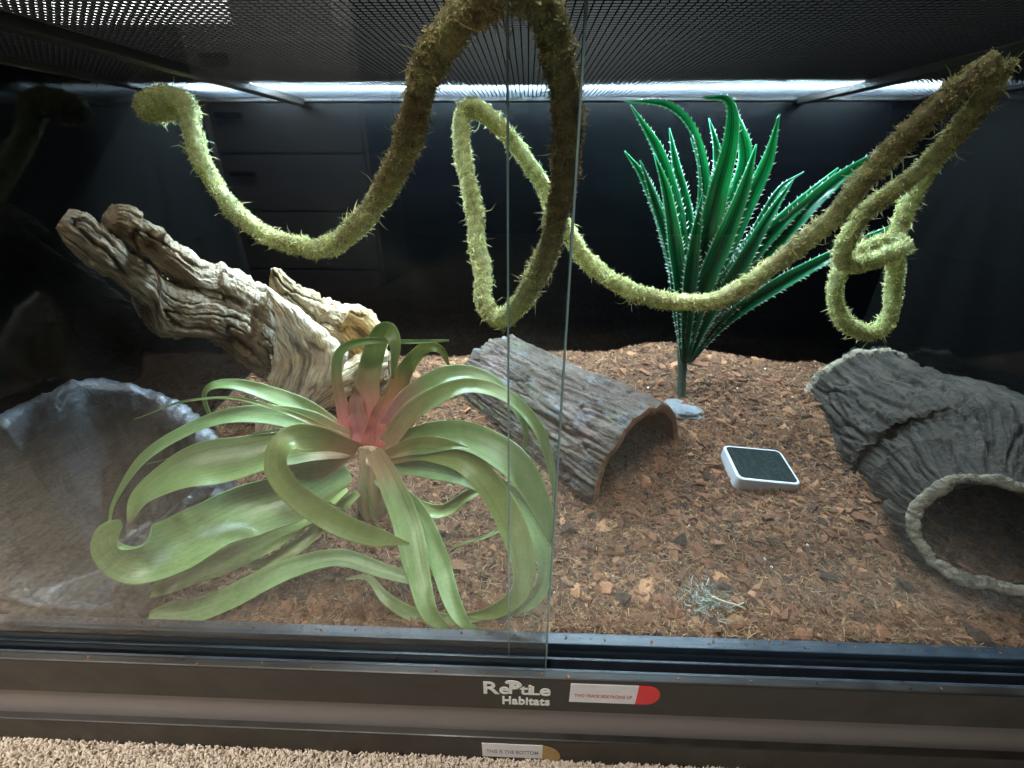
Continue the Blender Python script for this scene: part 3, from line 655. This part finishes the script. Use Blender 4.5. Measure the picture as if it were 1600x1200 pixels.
for t in np.linspace(.06, 1, 30):
    p = Rm_*(1-t)+ctr*t; dep = math.sin(min(1, t*1.25)*np.pi/2); p = p.copy(); p[:, 2] = (Rm_[:, 2]-.004)*(1-dep)+ctr[2]*dep
    p[:, :2] = (Rm_[:, :2]-out_dir[:, :2]*.013)*(1-t**1.5)+ctr[:2]*t**1.5; rows.append(p)
V = np.vstack(rows); D = nrm(V-ctr)
V = V+D*(.007*ridge(V*np.array([26, 26, 34]), 5, 81)+.006*fbm(V*55, 4, 84)+.003*ridge(V*95, 4, 87))[:, None]
V[:, 0] = np.maximum(V[:, 0], -.6085); V[:, 1] = np.maximum(V[:, 1], .0305)
DI = thing('rock_water_dish', 'large dark rock water dish against the left wall', 'water dish', (-.53, .10, 0))
Fd = grid_faces(len(rows), nr, True); cutr = 35*nr
M['dish_lit'] = plain('lit resin rock', (.040, .044, .053), .42, .7, 45, .005, spec=.6)  # same resin for rim and outside, the light on it put into the colour
used = np.all(Fd < cutr, axis=1); obj('rock_rim', V[:cutr], Fd[used], M['dish_lit'], DI)
rest = Fd[~used]-(cutr-nr); obj('bowl', V[cutr-nr:], rest, M['dish'], DI)

# ------------------------------------------------------------------ thermometer
M['device'] = plain('silver white case', (.50, .51, .54), .35, .03, 60)
M['screen'] = plain('dark glossy screen', (.012, .02, .02), .08, 0, spec=.6)
def round_slab(cx, cy, hx, hy, r, z0, z1, n_=8):
    pts = []
    for sx, sy, a0 in ((1, 1, 0), (-1, 1, 90), (-1, -1, 180), (1, -1, 270)):
        for k in range(n_+1):
            a1 = rad(a0+90*k/n_); pts.append((sx*(hx-r)+r*math.cos(a1), sy*(hy-r)+r*math.sin(a1)))
    pts = np.array(pts); m_ = len(pts)
    V = np.vstack([np.column_stack([pts, np.full(m_, z0)]), np.column_stack([pts, np.full(m_, z1)])])
    return V, [tuple(range(m_))[::-1], tuple(range(m_, 2*m_))]+[(i, (i+1) % m_, m_+(i+1) % m_, m_+i) for i in range(m_)]
tc = np.array([.281, .272, 0]); tz = float(ground(.281, .272))-.003
TH = thing('thermometer', 'small square white thermometer with a dark screen lying on the bark', 'thermometer', (tc[0], tc[1], tz))
TH.rotation_euler = (rad(6), rad(3), rad(-3))
def dpart(name, g, m_, par, bw):
    o = bpy.data.objects.new(name, mesh_data(name, g[0], g[1], m_, smooth=False)); COL.objects.link(o); o.parent = par
    if bw: bevel(o, bw, 3)
    return o
case = dpart('case', round_slab(0, 0, .043, .036, .009, 0, .021), M['device'], TH, .0016)
dpart('screen', round_slab(0, 0, .0395, .0325, .0065, .0203, .0213), M['screen'], case, 0)

# ------------------------------------------------------------------ leaves
def ribbon(C, wid, N, gut, nacross=7, roll=0.):
    """strap leaf along C (n,3) with widths (n,), facing N (n,3), channelled by gut"""
    T_ = nrm(np.gradient(C, axis=0)); Nn = nrm(N-T_*np.sum(N*T_, 1, keepdims=True)); Wd = np.cross(T_, Nn)
    a = np.linspace(-1, 1, nacross)
    V = C[:, None]+Wd[:, None]*(a[None]*wid[:, None]*.5)[..., None]+Nn[:, None]*((a[None]**2)*gut*wid[:, None]*.5)[..., None]
    return V.reshape(-1, 3), grid_faces(len(C), nacross), Nn, Wd
def leaf_mat(name, rough, transl, grainx, light, spec=.5):
    m, nt, b, N, L = new_mat(name); pset(b, rough=rough, spec=spec)
    a = attr(N, 'col'); g = attr(N, 'grain'); mp = N.new('ShaderNodeMapping'); mp.inputs['Scale'].default_value = (6, grainx, 1)
    L.new(g.outputs['Vector'], mp.inputs['Vector']); t = tex_noise(N, L, 1, 6, vec=mp.outputs[0], rough=.6)
    r = ramp(N, L, t.outputs['Fac'], [(.3, (1-light,)*3), (.7, (1+light,)*3)])
    t2 = tex_noise(N, L, 35, 4); r2 = ramp(N, L, t2.outputs['Fac'], [(.3, (.85, .88, .8)), (.7, (1.08, 1.06, 1.1))])
    c = mixc(N, L, mixc(N, L, a.outputs['Color'], r.outputs[0], 1, 'MULTIPLY'), r2.outputs[0], 1, 'MULTIPLY')
    L.new(c, b.inputs['Base Color']); bump(N, L, t.outputs['Fac'], .25, .001, b)
    tr = N.new('ShaderNodeBsdfTranslucent'); L.new(c, tr.inputs[0]); mx = N.new('ShaderNodeMixShader'); mx.inputs[0].default_value = transl
    L.new(b.outputs[0], mx.inputs[1]); L.new(tr.outputs[0], mx.inputs[2]); L.new(mx.outputs[0], N['Material Output'].inputs[0]); return m
M['air'] = leaf_mat('pale green strap leaf', .32, .25, 26, .2)
M['agave'] = leaf_mat('green plastic leaf', .16, .42, 18, .65)
M['spine'] = plain('white tipped spines', (.72, .78, .76), .5)
def solid(o, t):
    m = o.modifiers.new('thickness', 'SOLIDIFY'); m.thickness = t; m.offset = 0; return o

# air plant (large soft rosette in front)
AP = thing('air_plant', 'big pale green air plant with curling strap leaves and a pink heart', 'air plant', at(582, 800, Z=.008))
NV = (0, -.72, .69)
LEAVES = [  # points (px, py, depth Y), greatest width in metres, width profile, facing
 ([(572, 695, .19), (574, 640, .20), (578, 580, .215), (592, 530, .22), (606, 514, .215), (618, 540, .20), (614, 592, .195)], .036, 'taper', (0, -1, .25)),
 ([(556, 690, .19), (540, 650, .20), (528, 590, .205), (532, 550, .205), (570, 533, .205), (640, 534, .21), (702, 532, .215)], .026, 'thin', (0, -1, .3)),
 ([(588, 690, .195), (608, 640, .205), (630, 585, .215), (660, 546, .22), (688, 546, .22), (703, 575, .22)], .030, 'taper', (.3, -.9, .4)),
 ([(596, 695, .185), (630, 635, .19), (690, 590, .195), (755, 590, .19), (800, 630, .175), (822, 680, .165), (812, 718, .16)], .030, 'taper', (.2, -.6, .8)),
 ([(600, 700, .18), (650, 640, .175), (720, 606, .17), (790, 618, .155), (838, 668, .135), (862, 735, .115), (868, 800, .10)], .026, 'taper', (.2, -.6, .8)),
 ([(604, 706, .175), (660, 688, .16), (730, 684, .145), (800, 722, .12), (845, 790, .095), (862, 850, .08)], .037, 'blade', (.25, -.6, .75)),
 ([(602, 715, .17), (660, 700, .15), (730, 722, .125), (785, 790, .095), (815, 870, .065), (812, 925, .047), (770, 955, .04), (720, 962, .045)], .030, 'blade', (.3, -.8, .5)),
 ([(600, 725, .17), (670, 730, .15), (750, 750, .125), (815, 800, .10), (850, 870, .07), (838, 930, .052), (790, 965, .04)], .028, 'blade', (.3, -.7, .6)),
 ([(584, 705, .165), (606, 745, .15), (634, 815, .115), (652, 890, .075), (672, 955, .042), (708, 988, .028)], .031, 'blade', (.35, -.9, .4)),
 ([(590, 745, .165), (640, 790, .135), (680, 860, .10), (704, 930, .062), (728, 975, .036), (754, 985, .03)], .026, 'blade', (.5, -.85, .3)),
 ([(560, 702, .175), (505, 686, .15), (450, 690, .125), (436, 730, .105), (480, 785, .09), (560, 830, .08), (640, 850, .085)], .031, 'blade', (-.2, -.8, .55)),
 ([(545, 690, .185), (480, 660, .18), (400, 648, .17), (310, 665, .15), (230, 715, .12), (180, 780, .09), (172, 835, .07)], .028, 'taper', (-.3, -.55, .8)),
 ([(548, 700, .18), (480, 695, .165), (390, 715, .14), (300, 735, .115), (235, 770, .09), (203, 820, .065)], .056, 'broad', (-.3, -.6, .7)),
 ([(545, 735, .17), (470, 775, .14), (380, 805, .11), (290, 850, .062), (215, 868, .036), (180, 842, .033), (190, 816, .036)], .070, 'broad', (-.15, -.7, .7)),
 ([(540, 760, .17), (470, 815, .13), (390, 860, .095), (300, 900, .065), (210, 935, .045)], .030, 'blade', (-.2, -.7, .7)),
 ([(540, 685, .19), (480, 640, .195), (410, 612, .195), (350, 600, .19), (322, 612, .185), (330, 650, .185), (345, 682, .185)], .024, 'taper', (-.2, -.5, .85)),
 ([(530, 680, .185), (450, 645, .175), (360, 622, .165), (280, 630, .15), (208, 656, .135)], .011, 'thin', (-.1, -.6, .8)),
 ([(530, 690, .18), (430, 675, .165), (330, 698, .145), (228, 726, .12)], .008, 'thin', (-.1, -.6, .8)),
 ([(560, 770, .17), (510, 815, .14), (470, 850, .115), (420, 878, .095), (368, 882, .085)], .018, 'blade', (-.1, -.7, .7)),
 ([(655, 908, .068), (600, 892, .075), (530, 872, .085), (450, 890, .072), (370, 930, .050), (300, 956, .036), (232, 962, .031)], .027, 'ground', (0, -.5, .85)),
 ([(540, 905, .072), (575, 903, .072), (605, 935, .055), (650, 962, .045), (710, 968, .042), (775, 958, .045)], .015, 'both', (0, -.6, .8)),
 ([(790, 795, .13), (786, 822, .115), (755, 840, .105), (715, 852, .10), (700, 864, .095)], .009, 'thin', (0, -.6, .8)),
 ([(600, 765, .19), (680, 800, .165), (730, 775, .175), (775, 752, .185)], .018, 'blade', (0, -.6, .8)),
 ([(568, 700, .165), (568, 745, .15), (580, 790, .14), (594, 828, .13)], .012, 'thin', (0, -1, .2)),
 ([(556, 700, .18), (500, 730, .16), (450, 735, .15), (470, 780, .14), (540, 800, .14)], .030, 'blade', (0, -.8, .5)),
 ([(575, 695, .185), (560, 650, .195), (556, 620, .20), (552, 600, .20)], .030, 'taper', (0, -1, .2)),
 ([(582, 697, .18), (590, 655, .19), (600, 625, .195), (610, 600, .20)], .028, 'taper', (.2, -1, .2)),
]
PROF = {'taper': ([0, .15, .4, .75, 1], [.95, 1, .8, .5, .06]), 'thin': ([0, .15, .5, 1], [1, .7, .4, .08]), 'blade': ([0, .25, .6, .88, 1], [.62, 1, .95, .6, .08]),
        'broad': ([0, .25, .6, .9, 1], [.5, .9, 1, .72, .12]), 'both': ([0, .3, .6, .9, 1], [.08, .8, 1, .6, .06]), 'ground': ([0, .3, .7, .92, 1], [.4, .7, .95, 1, .3])}
GREEN_A, GREEN_B, PINK = np.array([.285, .36, .14]), np.array([.20, .285, .085]), np.array([.84, .25, .27])
for i, (pts, w_, pr, nv_) in enumerate(LEAVES):
    P3 = np.array([at(x, y, Y=Y) for x, y, Y in pts])
    zg = ground(P3[:, 0], P3[:, 1])+.004
    P3[:, 2] = np.where(P3[:, 1] > .03, np.maximum(P3[:, 2], zg), P3[:, 2])
    nL = 44; C, s = spline(P3, nL); t = s/s[-1]
    wid = w_*np.interp(t, *PROF[pr])*(1+.05*np.sin(t*13+i))
    tw = (.12 if pr == 'broad' else .35)*np.sin(t*3.2+i*1.7)*t
    Nn = np.array(nv_)[None]+tw[:, None]*np.array([1, 0, .3])[None]
    V, Fq, Nf, Wd = ribbon(C, wid, Nn, .28 if pr != 'thin' else .4)
    V = V+np.repeat(Nf, 7, 0)*(.0012*np.sin(np.repeat(t, 7)*22+i)*np.tile(np.abs(np.linspace(-1, 1, 7)), nL))[:, None]
    sh = rng.uniform(.82, 1.15); tt = np.repeat(t, 7)[:, None]; rooted = pr != 'ground' and pts[0][1] < 720
    L0 = s[-1]; f = np.clip(1.3-np.repeat(s, 7)/(.082 if i in (0, 1, 2, 3, 4, 25, 26) else .045), 0, 1)[:, None] if rooted else np.zeros_like(tt)
    c = (GREEN_A*(1-tt)+GREEN_B*tt)*sh; edge = np.tile(np.abs(np.linspace(-1, 1, 7)), nL)[:, None]
    c = c*(1+.14*(edge > .9)); up_leaf = pts[-1][1] < 720 and i in (0, 1, 2, 3, 4, 25, 26)
    pk = PINK if up_leaf else np.array([.62, .40, .22])
    c = c*(1-f)+pk*f
    if i % 3 != 1: tipf = np.clip((tt-.955)/.045, 0, 1); c = c*(1-tipf)+np.array([.16, .10, .05])*tipf
    c = c*np.array([(1, 1, 1), (.86, .95, .95), (1.08, 1.0, .8), (.92, 1.0, 1.1)][i % 4])
    uv = np.stack([np.repeat(s, 7), np.tile(np.linspace(-1, 1, 7), nL)*.5, np.full(7*nL, i*1.3)], 1)
    o = solid(obj('leaf', V, Fq, M['air'], AP, col=np.clip(c, 0, 1), uv=uv), .0007)
    m_ = o.modifiers.new('smooth', 'SUBSURF'); m_.levels = 1; m_.render_levels = 1
r0 = at(580, 760, Y=.185); top = at(575, 700, Y=.185)
v, f, c_, u_ = limb([(r0[0], r0[1], 0.0, .016, .016), (r0[0], r0[1], r0[2]-.016, .021, .020), (top[0], top[1]+.006, top[2]-.018, .012, .011)], 24, 24, .001, (10, 2), 90, c0=(.36, .34, .18), c1=(.50, .36, .22), rag=0)
obj('rosette_base', v, f, M['air'], AP, col=c_, uv=u_)

# toothed plastic plant at the back
AG = thing('toothed_plant', 'dark green plastic plant with white toothed leaves standing at the back', 'plant', at(1063, 632, Z=.055))
def agave_leaf(i, pts, w_, nv_, shade):
    P3 = np.array([at(x, y, Y=Y) for x, y, Y in pts]); nL = 60; C, s = spline(P3, nL); t = s/s[-1]
    wid = w_*np.interp(t, [0, .12, .35, .6, .85, 1], [.45, .6, .95, 1, .55, .04])
    V, Fq, Nf, Wd = ribbon(C, wid, np.tile(np.array(nv_, float), (nL, 1)), .5, 9)
    edge = np.tile(np.abs(np.linspace(-1, 1, 9)), nL)[:, None]; tt = np.repeat(t, 9)[:, None]
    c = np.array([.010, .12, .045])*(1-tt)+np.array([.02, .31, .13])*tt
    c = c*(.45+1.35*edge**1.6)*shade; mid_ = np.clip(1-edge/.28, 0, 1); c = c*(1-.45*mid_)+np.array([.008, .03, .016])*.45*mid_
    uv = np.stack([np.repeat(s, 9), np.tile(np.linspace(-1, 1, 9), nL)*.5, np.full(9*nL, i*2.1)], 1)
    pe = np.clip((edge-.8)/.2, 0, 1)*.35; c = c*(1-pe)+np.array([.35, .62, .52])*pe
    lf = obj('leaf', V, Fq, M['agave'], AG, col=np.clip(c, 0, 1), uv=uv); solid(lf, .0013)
    VV = []; FF = []; n = int(s[-1]/.0082)
    for sd in (-1, 1):
        for k in range(2, n-1):
            tk = (k+rng.uniform(-.35, .35))/n; j = min(int(tk*(nL-1)), nL-2); wj = wid[j]
            if tk < .12: continue
            e = C[j]+Wd[j]*sd*wj*.5+Nf[j]*.5*wj*.5; T_ = nrm(C[j+1]-C[j]); h_ = .0040*(.5+.6*math.sin(tk*np.pi))*rng.uniform(.4, 1.2); hw = .0013
            b0 = len(VV); VV += [e-T_*hw-Wd[j]*sd*.0006, e+T_*hw-Wd[j]*sd*.0006, e+Nf[j]*.0012-Wd[j]*sd*.0006, e-Nf[j]*.0010-Wd[j]*sd*.0006, e+Wd[j]*sd*h_+T_*h_*.75]
            FF += [(b0, b0+2, b0+4), (b0+2, b0+1, b0+4), (b0+1, b0+3, b0+4), (b0+3, b0, b0+4)]
    tag(obj('spines', np.array(VV), FF, M['spine'], lf, smooth=False), None, kind='stuff')
AGL = [
 ([(1066, 565, .46), (1060, 470, .45), (1040, 370, .44), (1008, 285, .43), (976, 236, .42)], .036, (.2, -1, .1), .9),
 ([(1067, 565, .46), (1066, 460, .455), (1056, 350, .45), (1030, 245, .44), (985, 163, .43)], .040, (.3, -1, .1), .95),
 ([(1068, 562, .455), (1082, 450, .44), (1098, 320, .425), (1085, 220, .41), (1045, 168, .40), (975, 158, .39)], .036, (.5, -.8, .5), 1.15),
 ([(1070, 562, .465), (1076, 450, .47), (1072, 340, .475), (1056, 260, .475), (1046, 200, .47)], .034, (-.1, -1, 0), .8),
 ([(1070, 560, .45), (1090, 440, .43), (1115, 320, .41), (1140, 220, .40), (1138, 160, .395), (1100, 153, .39)], .046, (-.1, -1, .2), 1.15),
 ([(1071, 560, .46), (1100, 440, .45), (1140, 330, .445), (1165, 250, .44), (1150, 185, .44), (1130, 150, .44)], .040, (-.5, -.9, .1), 1.1),
 ([(1072, 560, .455), (1105, 450, .435), (1150, 350, .42), (1195, 260, .41), (1218, 178, .40)], .044, (-.3, -1, .15), 1.05),
 ([(1074, 562, .46), (1110, 470, .45), (1170, 380, .44), (1215, 300, .435), (1256, 268, .43)], .026, (-.4, -.9, .3), .7),
 ([(1075, 562, .45), (1130, 470, .42), (1210, 380, .39), (1300, 290, .36), (1396, 224, .34)], .046, (-.5, -.7, .45), .95),
 ([(1076, 566, .445), (1130, 505, .42), (1210, 450, .39), (1300, 400, .36), (1398, 350, .34)], .032, (-.4, -.75, .5), .75),
 ([(1066, 564, .45), (1056, 480, .44), (1048, 400, .43), (1020, 310, .425), (1000, 250, .42)], .030, (.3, -1, 0), .7),
 ([(1068, 565, .47), (1098, 430, .48), (1120, 320, .485), (1120, 240, .485), (1108, 185, .48)], .036, (-.1, -1, 0), .8),
 ([(1073, 566, .44), (1106, 500, .42), (1150, 430, .40), (1195, 350, .39), (1240, 280, .385)], .034, (-.5, -.8, .3), .85),
 ([(1069, 566, .44), (1074, 470, .42), (1084, 380, .41), (1098, 300, .41)], .034, (0, -1, .1), .9),
]
AGL = [(p, w_*.66, n_, s_) for p, w_, n_, s_ in AGL]+[
 ([(1070, 560, .465), (1088, 430, .46), (1106, 330, .46), (1128, 250, .46), (1150, 200, .46)], .026, (-.2, -1, 0), .9),
 ([(1074, 562, .44), (1118, 470, .415), (1180, 390, .395), (1250, 320, .38), (1310, 262, .37)], .028, (-.5, -.8, .3), 1.0),
 ([(1075, 565, .445), (1120, 500, .43), (1180, 440, .415), (1250, 375, .40), (1310, 330, .39)], .026, (-.4, -.8, .4), .7),
 ([(1066, 562, .44), (1062, 460, .425), (1052, 380, .42), (1040, 300, .415), (1022, 240, .41)], .024, (.2, -1, .1), 1.1),
 ([(1070, 562, .44), (1095, 460, .42), (1128, 380, .405), (1160, 300, .40), (1182, 225, .395)], .028, (-.3, -1, .1), 1.15),
 ([(1069, 562, .45), (1080, 440, .44), (1094, 340, .435), (1096, 270, .43), (1080, 215, .425)], .026, (.2, -1, .1), 1.0)]
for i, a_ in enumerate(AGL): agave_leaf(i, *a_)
st0 = at(1064, 622, Y=.44); st1 = at(1068, 540, Y=.455)
M['stem'] = plain('dark plastic stem', (.03, .045, .03), .5, .3, 80, .0005)
v, f, c_, u_ = limb([(*st0, .0075, .0075), (*(st0*.5+st1*.5), .007, .007), (*st1, .010, .009)], 24, 20, .0008, (20, 2), 95)
obj('stem', v, f, M['stem'], AG)
M['stone'] = plain('grey stone base', (.13, .14, .15), .7, .35, 60, .002)
sb = at(1062, 634, Z=.052)
v, f, c_, u_ = limb([(sb[0]-.040, sb[1]+.005, sb[2]-.008, .016, .007), (sb[0], sb[1], sb[2]-.006, .030, .013), (sb[0]+.034, sb[1]-.012, sb[2]-.008, .018, .007)], 40, 36, .003, (20, 2.5), 97, flatn=(0, 0, 1))
obj('stone_base', v, f, M['stone'], AG)

# ------------------------------------------------------------------ moss covered vines
def moss_tube(pts, r, seed, nv=22, brown=None):
    P3 = np.array([(*at(x, y, Y=Y), r*rm) for x, y, Y, rm in pts]); L0 = spline(P3, 10)[1][-1]; nu = int(L0/.0028)
    C4, s = spline(P3, nu); C = C4[:, :3]; C = C+np.stack([vnoise(np.stack([s*28, s*0+j*9, s*0], 1), seed+60+j) for j in range(3)], 1)*.0022; T_, N_, B_ = frames(C, (.2, -.9, .3)); th = np.linspace(0, 2*np.pi, nv, endpoint=False)
    S_, TH_ = np.repeat(s, nv), np.tile(th, nu)
    hel = np.sin(2*np.pi*S_/.013-TH_+1.5*vnoise(np.stack([S_*20, S_*0, S_*0], 1), seed))
    Q = np.stack([S_*60, np.cos(TH_)*1.6, np.sin(TH_)*1.6], 1); nz = fbm(Q, 4, seed+1)
    rr = np.repeat(C4[:, 3], nv)*(1+.05*hel+.16*nz+.16*vnoise(np.stack([S_*38, np.cos(TH_)*.8, np.sin(TH_)*.8], 1), seed+14))
    D = np.repeat(N_, nv, 0)*np.cos(TH_)[:, None]+np.repeat(B_, nv, 0)*np.sin(TH_)[:, None]
    V = np.repeat(C, nv, 0)+D*rr[:, None]
    br = np.interp(S_/s[-1], *brown) if brown else np.zeros(len(S_))
    gcol, bcol = np.array([.74, .75, .36]), np.array([.36, .26, .14])
    m_ = np.clip(br+.55*fbm(Q*.4, 3, seed+5), 0, 1)[:, None]; c = (gcol*(1-m_)+bcol*m_)*(1+.14*hel+.55*nz)[:, None]
    Fq = [tuple(q) for q in grid_faces(nu, nv, True)]+[tuple(range(nv))[::-1], tuple(range((nu-1)*nv, nu*nv))]
    # fibres
    n = int(L0*30000); k = rng.integers(0, len(V), n); root = V[k]+rng.normal(0, .0008, (n, 3)); d0 = D[k]; T0 = np.repeat(T_, nv, 0)[k]
    cir = np.cross(T0, d0)
    dr = nrm(d0*rng.uniform(.25, 1.0, (n, 1))+cir*rng.uniform(-1.1, 1.1, (n, 1))+T0*rng.uniform(-1.1, 1.1, (n, 1)))
    cl_ = fbm(np.stack([S_*45, np.cos(TH_)*1.2, np.sin(TH_)*1.2], 1)[k], 3, seed+8)
    ln = rng.uniform(.0014, .0040, n)*np.clip(1+1.9*cl_, .2, 2.6)*np.where(rng.random(n) < .035, 3.0, 1); sd = nrm(np.cross(dr, rng.normal(0, 1, (n, 3)))); w_ = rng.uniform(.0003, .0008, n)
    cv = d0*rng.uniform(-.3, .3, (n, 1))+rng.normal(0, .25, (n, 3))
    p0, p1 = root-sd*w_[:, None], root+sd*w_[:, None]; md = root+dr*(ln*.55)[:, None]; tip = root+nrm(dr+cv)*ln[:, None]
    VF = np.stack([p0, p1, md+sd*(w_*.8)[:, None], md-sd*(w_*.8)[:, None], tip], 1).reshape(-1, 3); b0 = (np.arange(n)*5)[:, None]
    FF = np.vstack([b0+np.array([[0, 1, 2]]), b0+np.array([[0, 2, 3]]), b0+np.array([[3, 2, 4]])])
    cf = c[k]*rng.uniform(.5, 1.65, (n, 1))*rng.uniform(.9, 1.1, (n, 3))
    return (V, Fq, np.clip(c*.82, .01, 1)), (VF, FF, np.clip(np.repeat(cf, 5, 0), .01, 1))  # rope core darkened: shade beneath the fibres put into its colour
def vine(label, pts, r, seed, brown, nub=None):
    b0 = at(*pts[0][:2], Y=pts[0][2]); t_ = thing('moss_vine', label, 'vine', b0, 'bendable moss vines hung across the tank')
    (V, Fq, c), (VF, FF, cf) = moss_tube(pts, r, seed, brown=brown)
    st_ = obj('moss_rope', V, Fq, M['moss'], t_, col=c); tag(obj('moss_fibres', VF, FF, M['moss'], st_, smooth=False, col=cf), None, kind='stuff')
    return t_
main = [(218, 176, .40, 1.1), (232, 168, .40, 1.75), (262, 160, .40, 1.8), (286, 160, .398, 1.35), (297, 202, .385, 1.), (318, 262, .36, 1.), (362, 325, .33, 1.), (420, 370, .295, 1.), (485, 388, .26, 1.), (550, 362, .225, 1.), (604, 295, .19, 1.), (638, 215, .16, 1.), (662, 140, .13, 1.02), (700, 62, .105, 1.05), (752, 8, .085, 1.05), (810, -18, .075, 1.05),
        (856, 15, .085, 1.02), (874, 90, .095, 1.), (888, 180, .11, 1.), (884, 280, .135, 1.), (860, 375, .165, 1.), (822, 465, .20, 1.), (782, 503, .23, 1.), (758, 470, .255, 1.), (750, 400, .29, 1.), (738, 320, .33, 1.), (724, 230, .37, 1.), (722, 182, .395, 1.), (748, 172, .395, 1.), (790, 210, .385, 1.), (835, 270, .37, 1.), (872, 335, .355, 1.), (915, 402, .34, 1.), (985, 455, .32, 1.), (1070, 474, .30, 1.), (1160, 447, .275, 1.), (1250, 382, .25, 1.), (1330, 303, .23, 1.), (1400, 228, .215, 1.), (1470, 160, .20, 1.), (1520, 115, .195, 1.), (1556, 92, .19, .9)]
MV = vine('long moss covered vine looping from the back left to the upper right corner', main, .0094, 101,
          ([0, .1, .2, .3, .45, .5, .6, .75, .9, 1], [.0, .05, .2, .85, .9, .35, .0, .1, .5, .75]))
v2 = [(1562, 98, .195, .9), (1536, 150, .20, .9), (1494, 208, .215, .9), (1443, 260, .235, .9), (1384, 308, .255, .9), (1334, 360, .27, .9), (1318, 405, .275, .92), (1345, 414, .275, .92), (1390, 398, .27, .92), (1412, 384, .285, .92), (1395, 374, .30, .92), (1350, 392, .305, .92), (1312, 425, .30, .92),
      (1305, 470, .295, .92), (1325, 508, .29, .92), (1370, 520, .29, .92), (1392, 490, .295, .92), (1398, 440, .30, .92), (1392, 395, .305, .92), (1405, 350, .31, .92), (1432, 300, .315, .92), (1458, 242, .32, .92)]
vine('knotted moss covered vine hanging at the right of the toothed plant', v2, .0088, 131, ([0, .2, .45, 1], [.55, .35, .1, .1]))

# ------------------------------------------------------------------ small things on the bark
M['lichen'] = vcol_mat('grey lichen', .9, .2, 300, .0003, spec=.1)
mc = at(1105, 930, Z=.004); mc[2] = float(ground(mc[0], mc[1]))
n = 420; VV, FF = [], []; k = 0
for i in range(n):
    p = mc+np.array([rng.normal(0, .011), rng.normal(0, .010), abs(rng.normal(0, .003))+.001]); d = rng.normal(0, 1, 3); d[2] = abs(d[2])*.5; d = nrm(d)*rng.uniform(.005, .014)
    b_v = rng.normal(0, .003, 3); pts = np.array([p, p+d*.5+b_v, p+d]); sd = nrm(np.cross(d, rng.normal(0, 1, 3)))*.0006
    VV += [pts[0]-sd, pts[0]+sd, pts[1]+sd, pts[1]-sd, pts[2]]; FF += [(k, k+1, k+2), (k, k+2, k+3), (k+3, k+2, k+4)]; k += 5
cc = np.tile(np.array([.30, .32, .27]), (k, 1))*np.repeat(rng.uniform(.5, 1.4, n), 5)[:, None]
LC = thing('lichen_tuft', 'little tuft of grey green lichen lying on the front bark', 'lichen', mc)
obj('tuft', np.array(VV), np.array(FF), M['lichen'], LC, smooth=False, col=cc)
tw_ = np.array([at(1112, 932, Z=.014), at(1130, 940, Z=.010), at(1150, 945, Z=.006), at(1166, 952, Z=.004)])
v, f, c_, u_ = limb(np.column_stack([tw_, [.0016, .0014, .001, .0006], [.0016, .0014, .001, .0006]]), 24, 8, .0002, (20, 2), 140, c0=(.5, .42, .28), rag=0)
obj('twig', v, f, M['lichen'], LC, col=c_)

# ------------------------------------------------------------------ what shows through the lid and in the glass
M['board'] = plain('white painted board', (.75, .75, .74), .5, .04, 20)
for (x0, y0, x1, y1), lab in (((-260, -60, 345, 46), 'large white board behind the tank seen through the mesh lid'),
                              ((524, -60, 548, 44), 'narrow white board behind the tank seen through the mesh beside the moss vine')):
    p, q_ = at(x0, y1, Y=1.0), at(x1, y0, Y=1.0)
    tag(bevel(obj('white_board', *box(p[0], q_[0], .99, 1.01, p[2], q_[2]), M['board'], base=((p[0]+q_[0])/2, 1., p[2]), smooth=False), .002), lab, 'board')
M['dresser'] = plain('white dresser paint', (.62, .62, .60), .5, .04, 12)
M['pull'] = plain('dark metal pull', (.03, .03, .03), .4)
def mir(px, py, Y): p = at(px, py, Y=Y); return p[0], p[2]
YD = 2.0; xl = mir(328, 240, YD)[0]; xr = mir(575, 240, YD)[0]
DR = thing('dresser', 'white chest of drawers mirrored faintly in the left glass', 'dresser', ((xl+xr)/2, -YD-.25, CZ))
bpart('body', box(xl, xr, -YD-.5, -YD-.02, CZ, 1.3), M['dresser'], DR, .004)
zs = [mir(360, y, YD)[1] for y in (60, 150, 240, 330, 420, 505)]
for z1, z0 in zip(zs[:-1], zs[1:]):
    for xa, xb in ((xl+.02, xr-.02),):
        dw = bpart('drawer', box(xa, xb, -YD-.0195, -YD, z0+.006, z1-.006), M['dresser'], DR, .003)
        bpart('drawer_pull', box(xa+.06, xa+.18, -YD+.0005, -YD+.02, (z0+z1)/2+.03, (z0+z1)/2+.05), M['pull'], dw, .003)
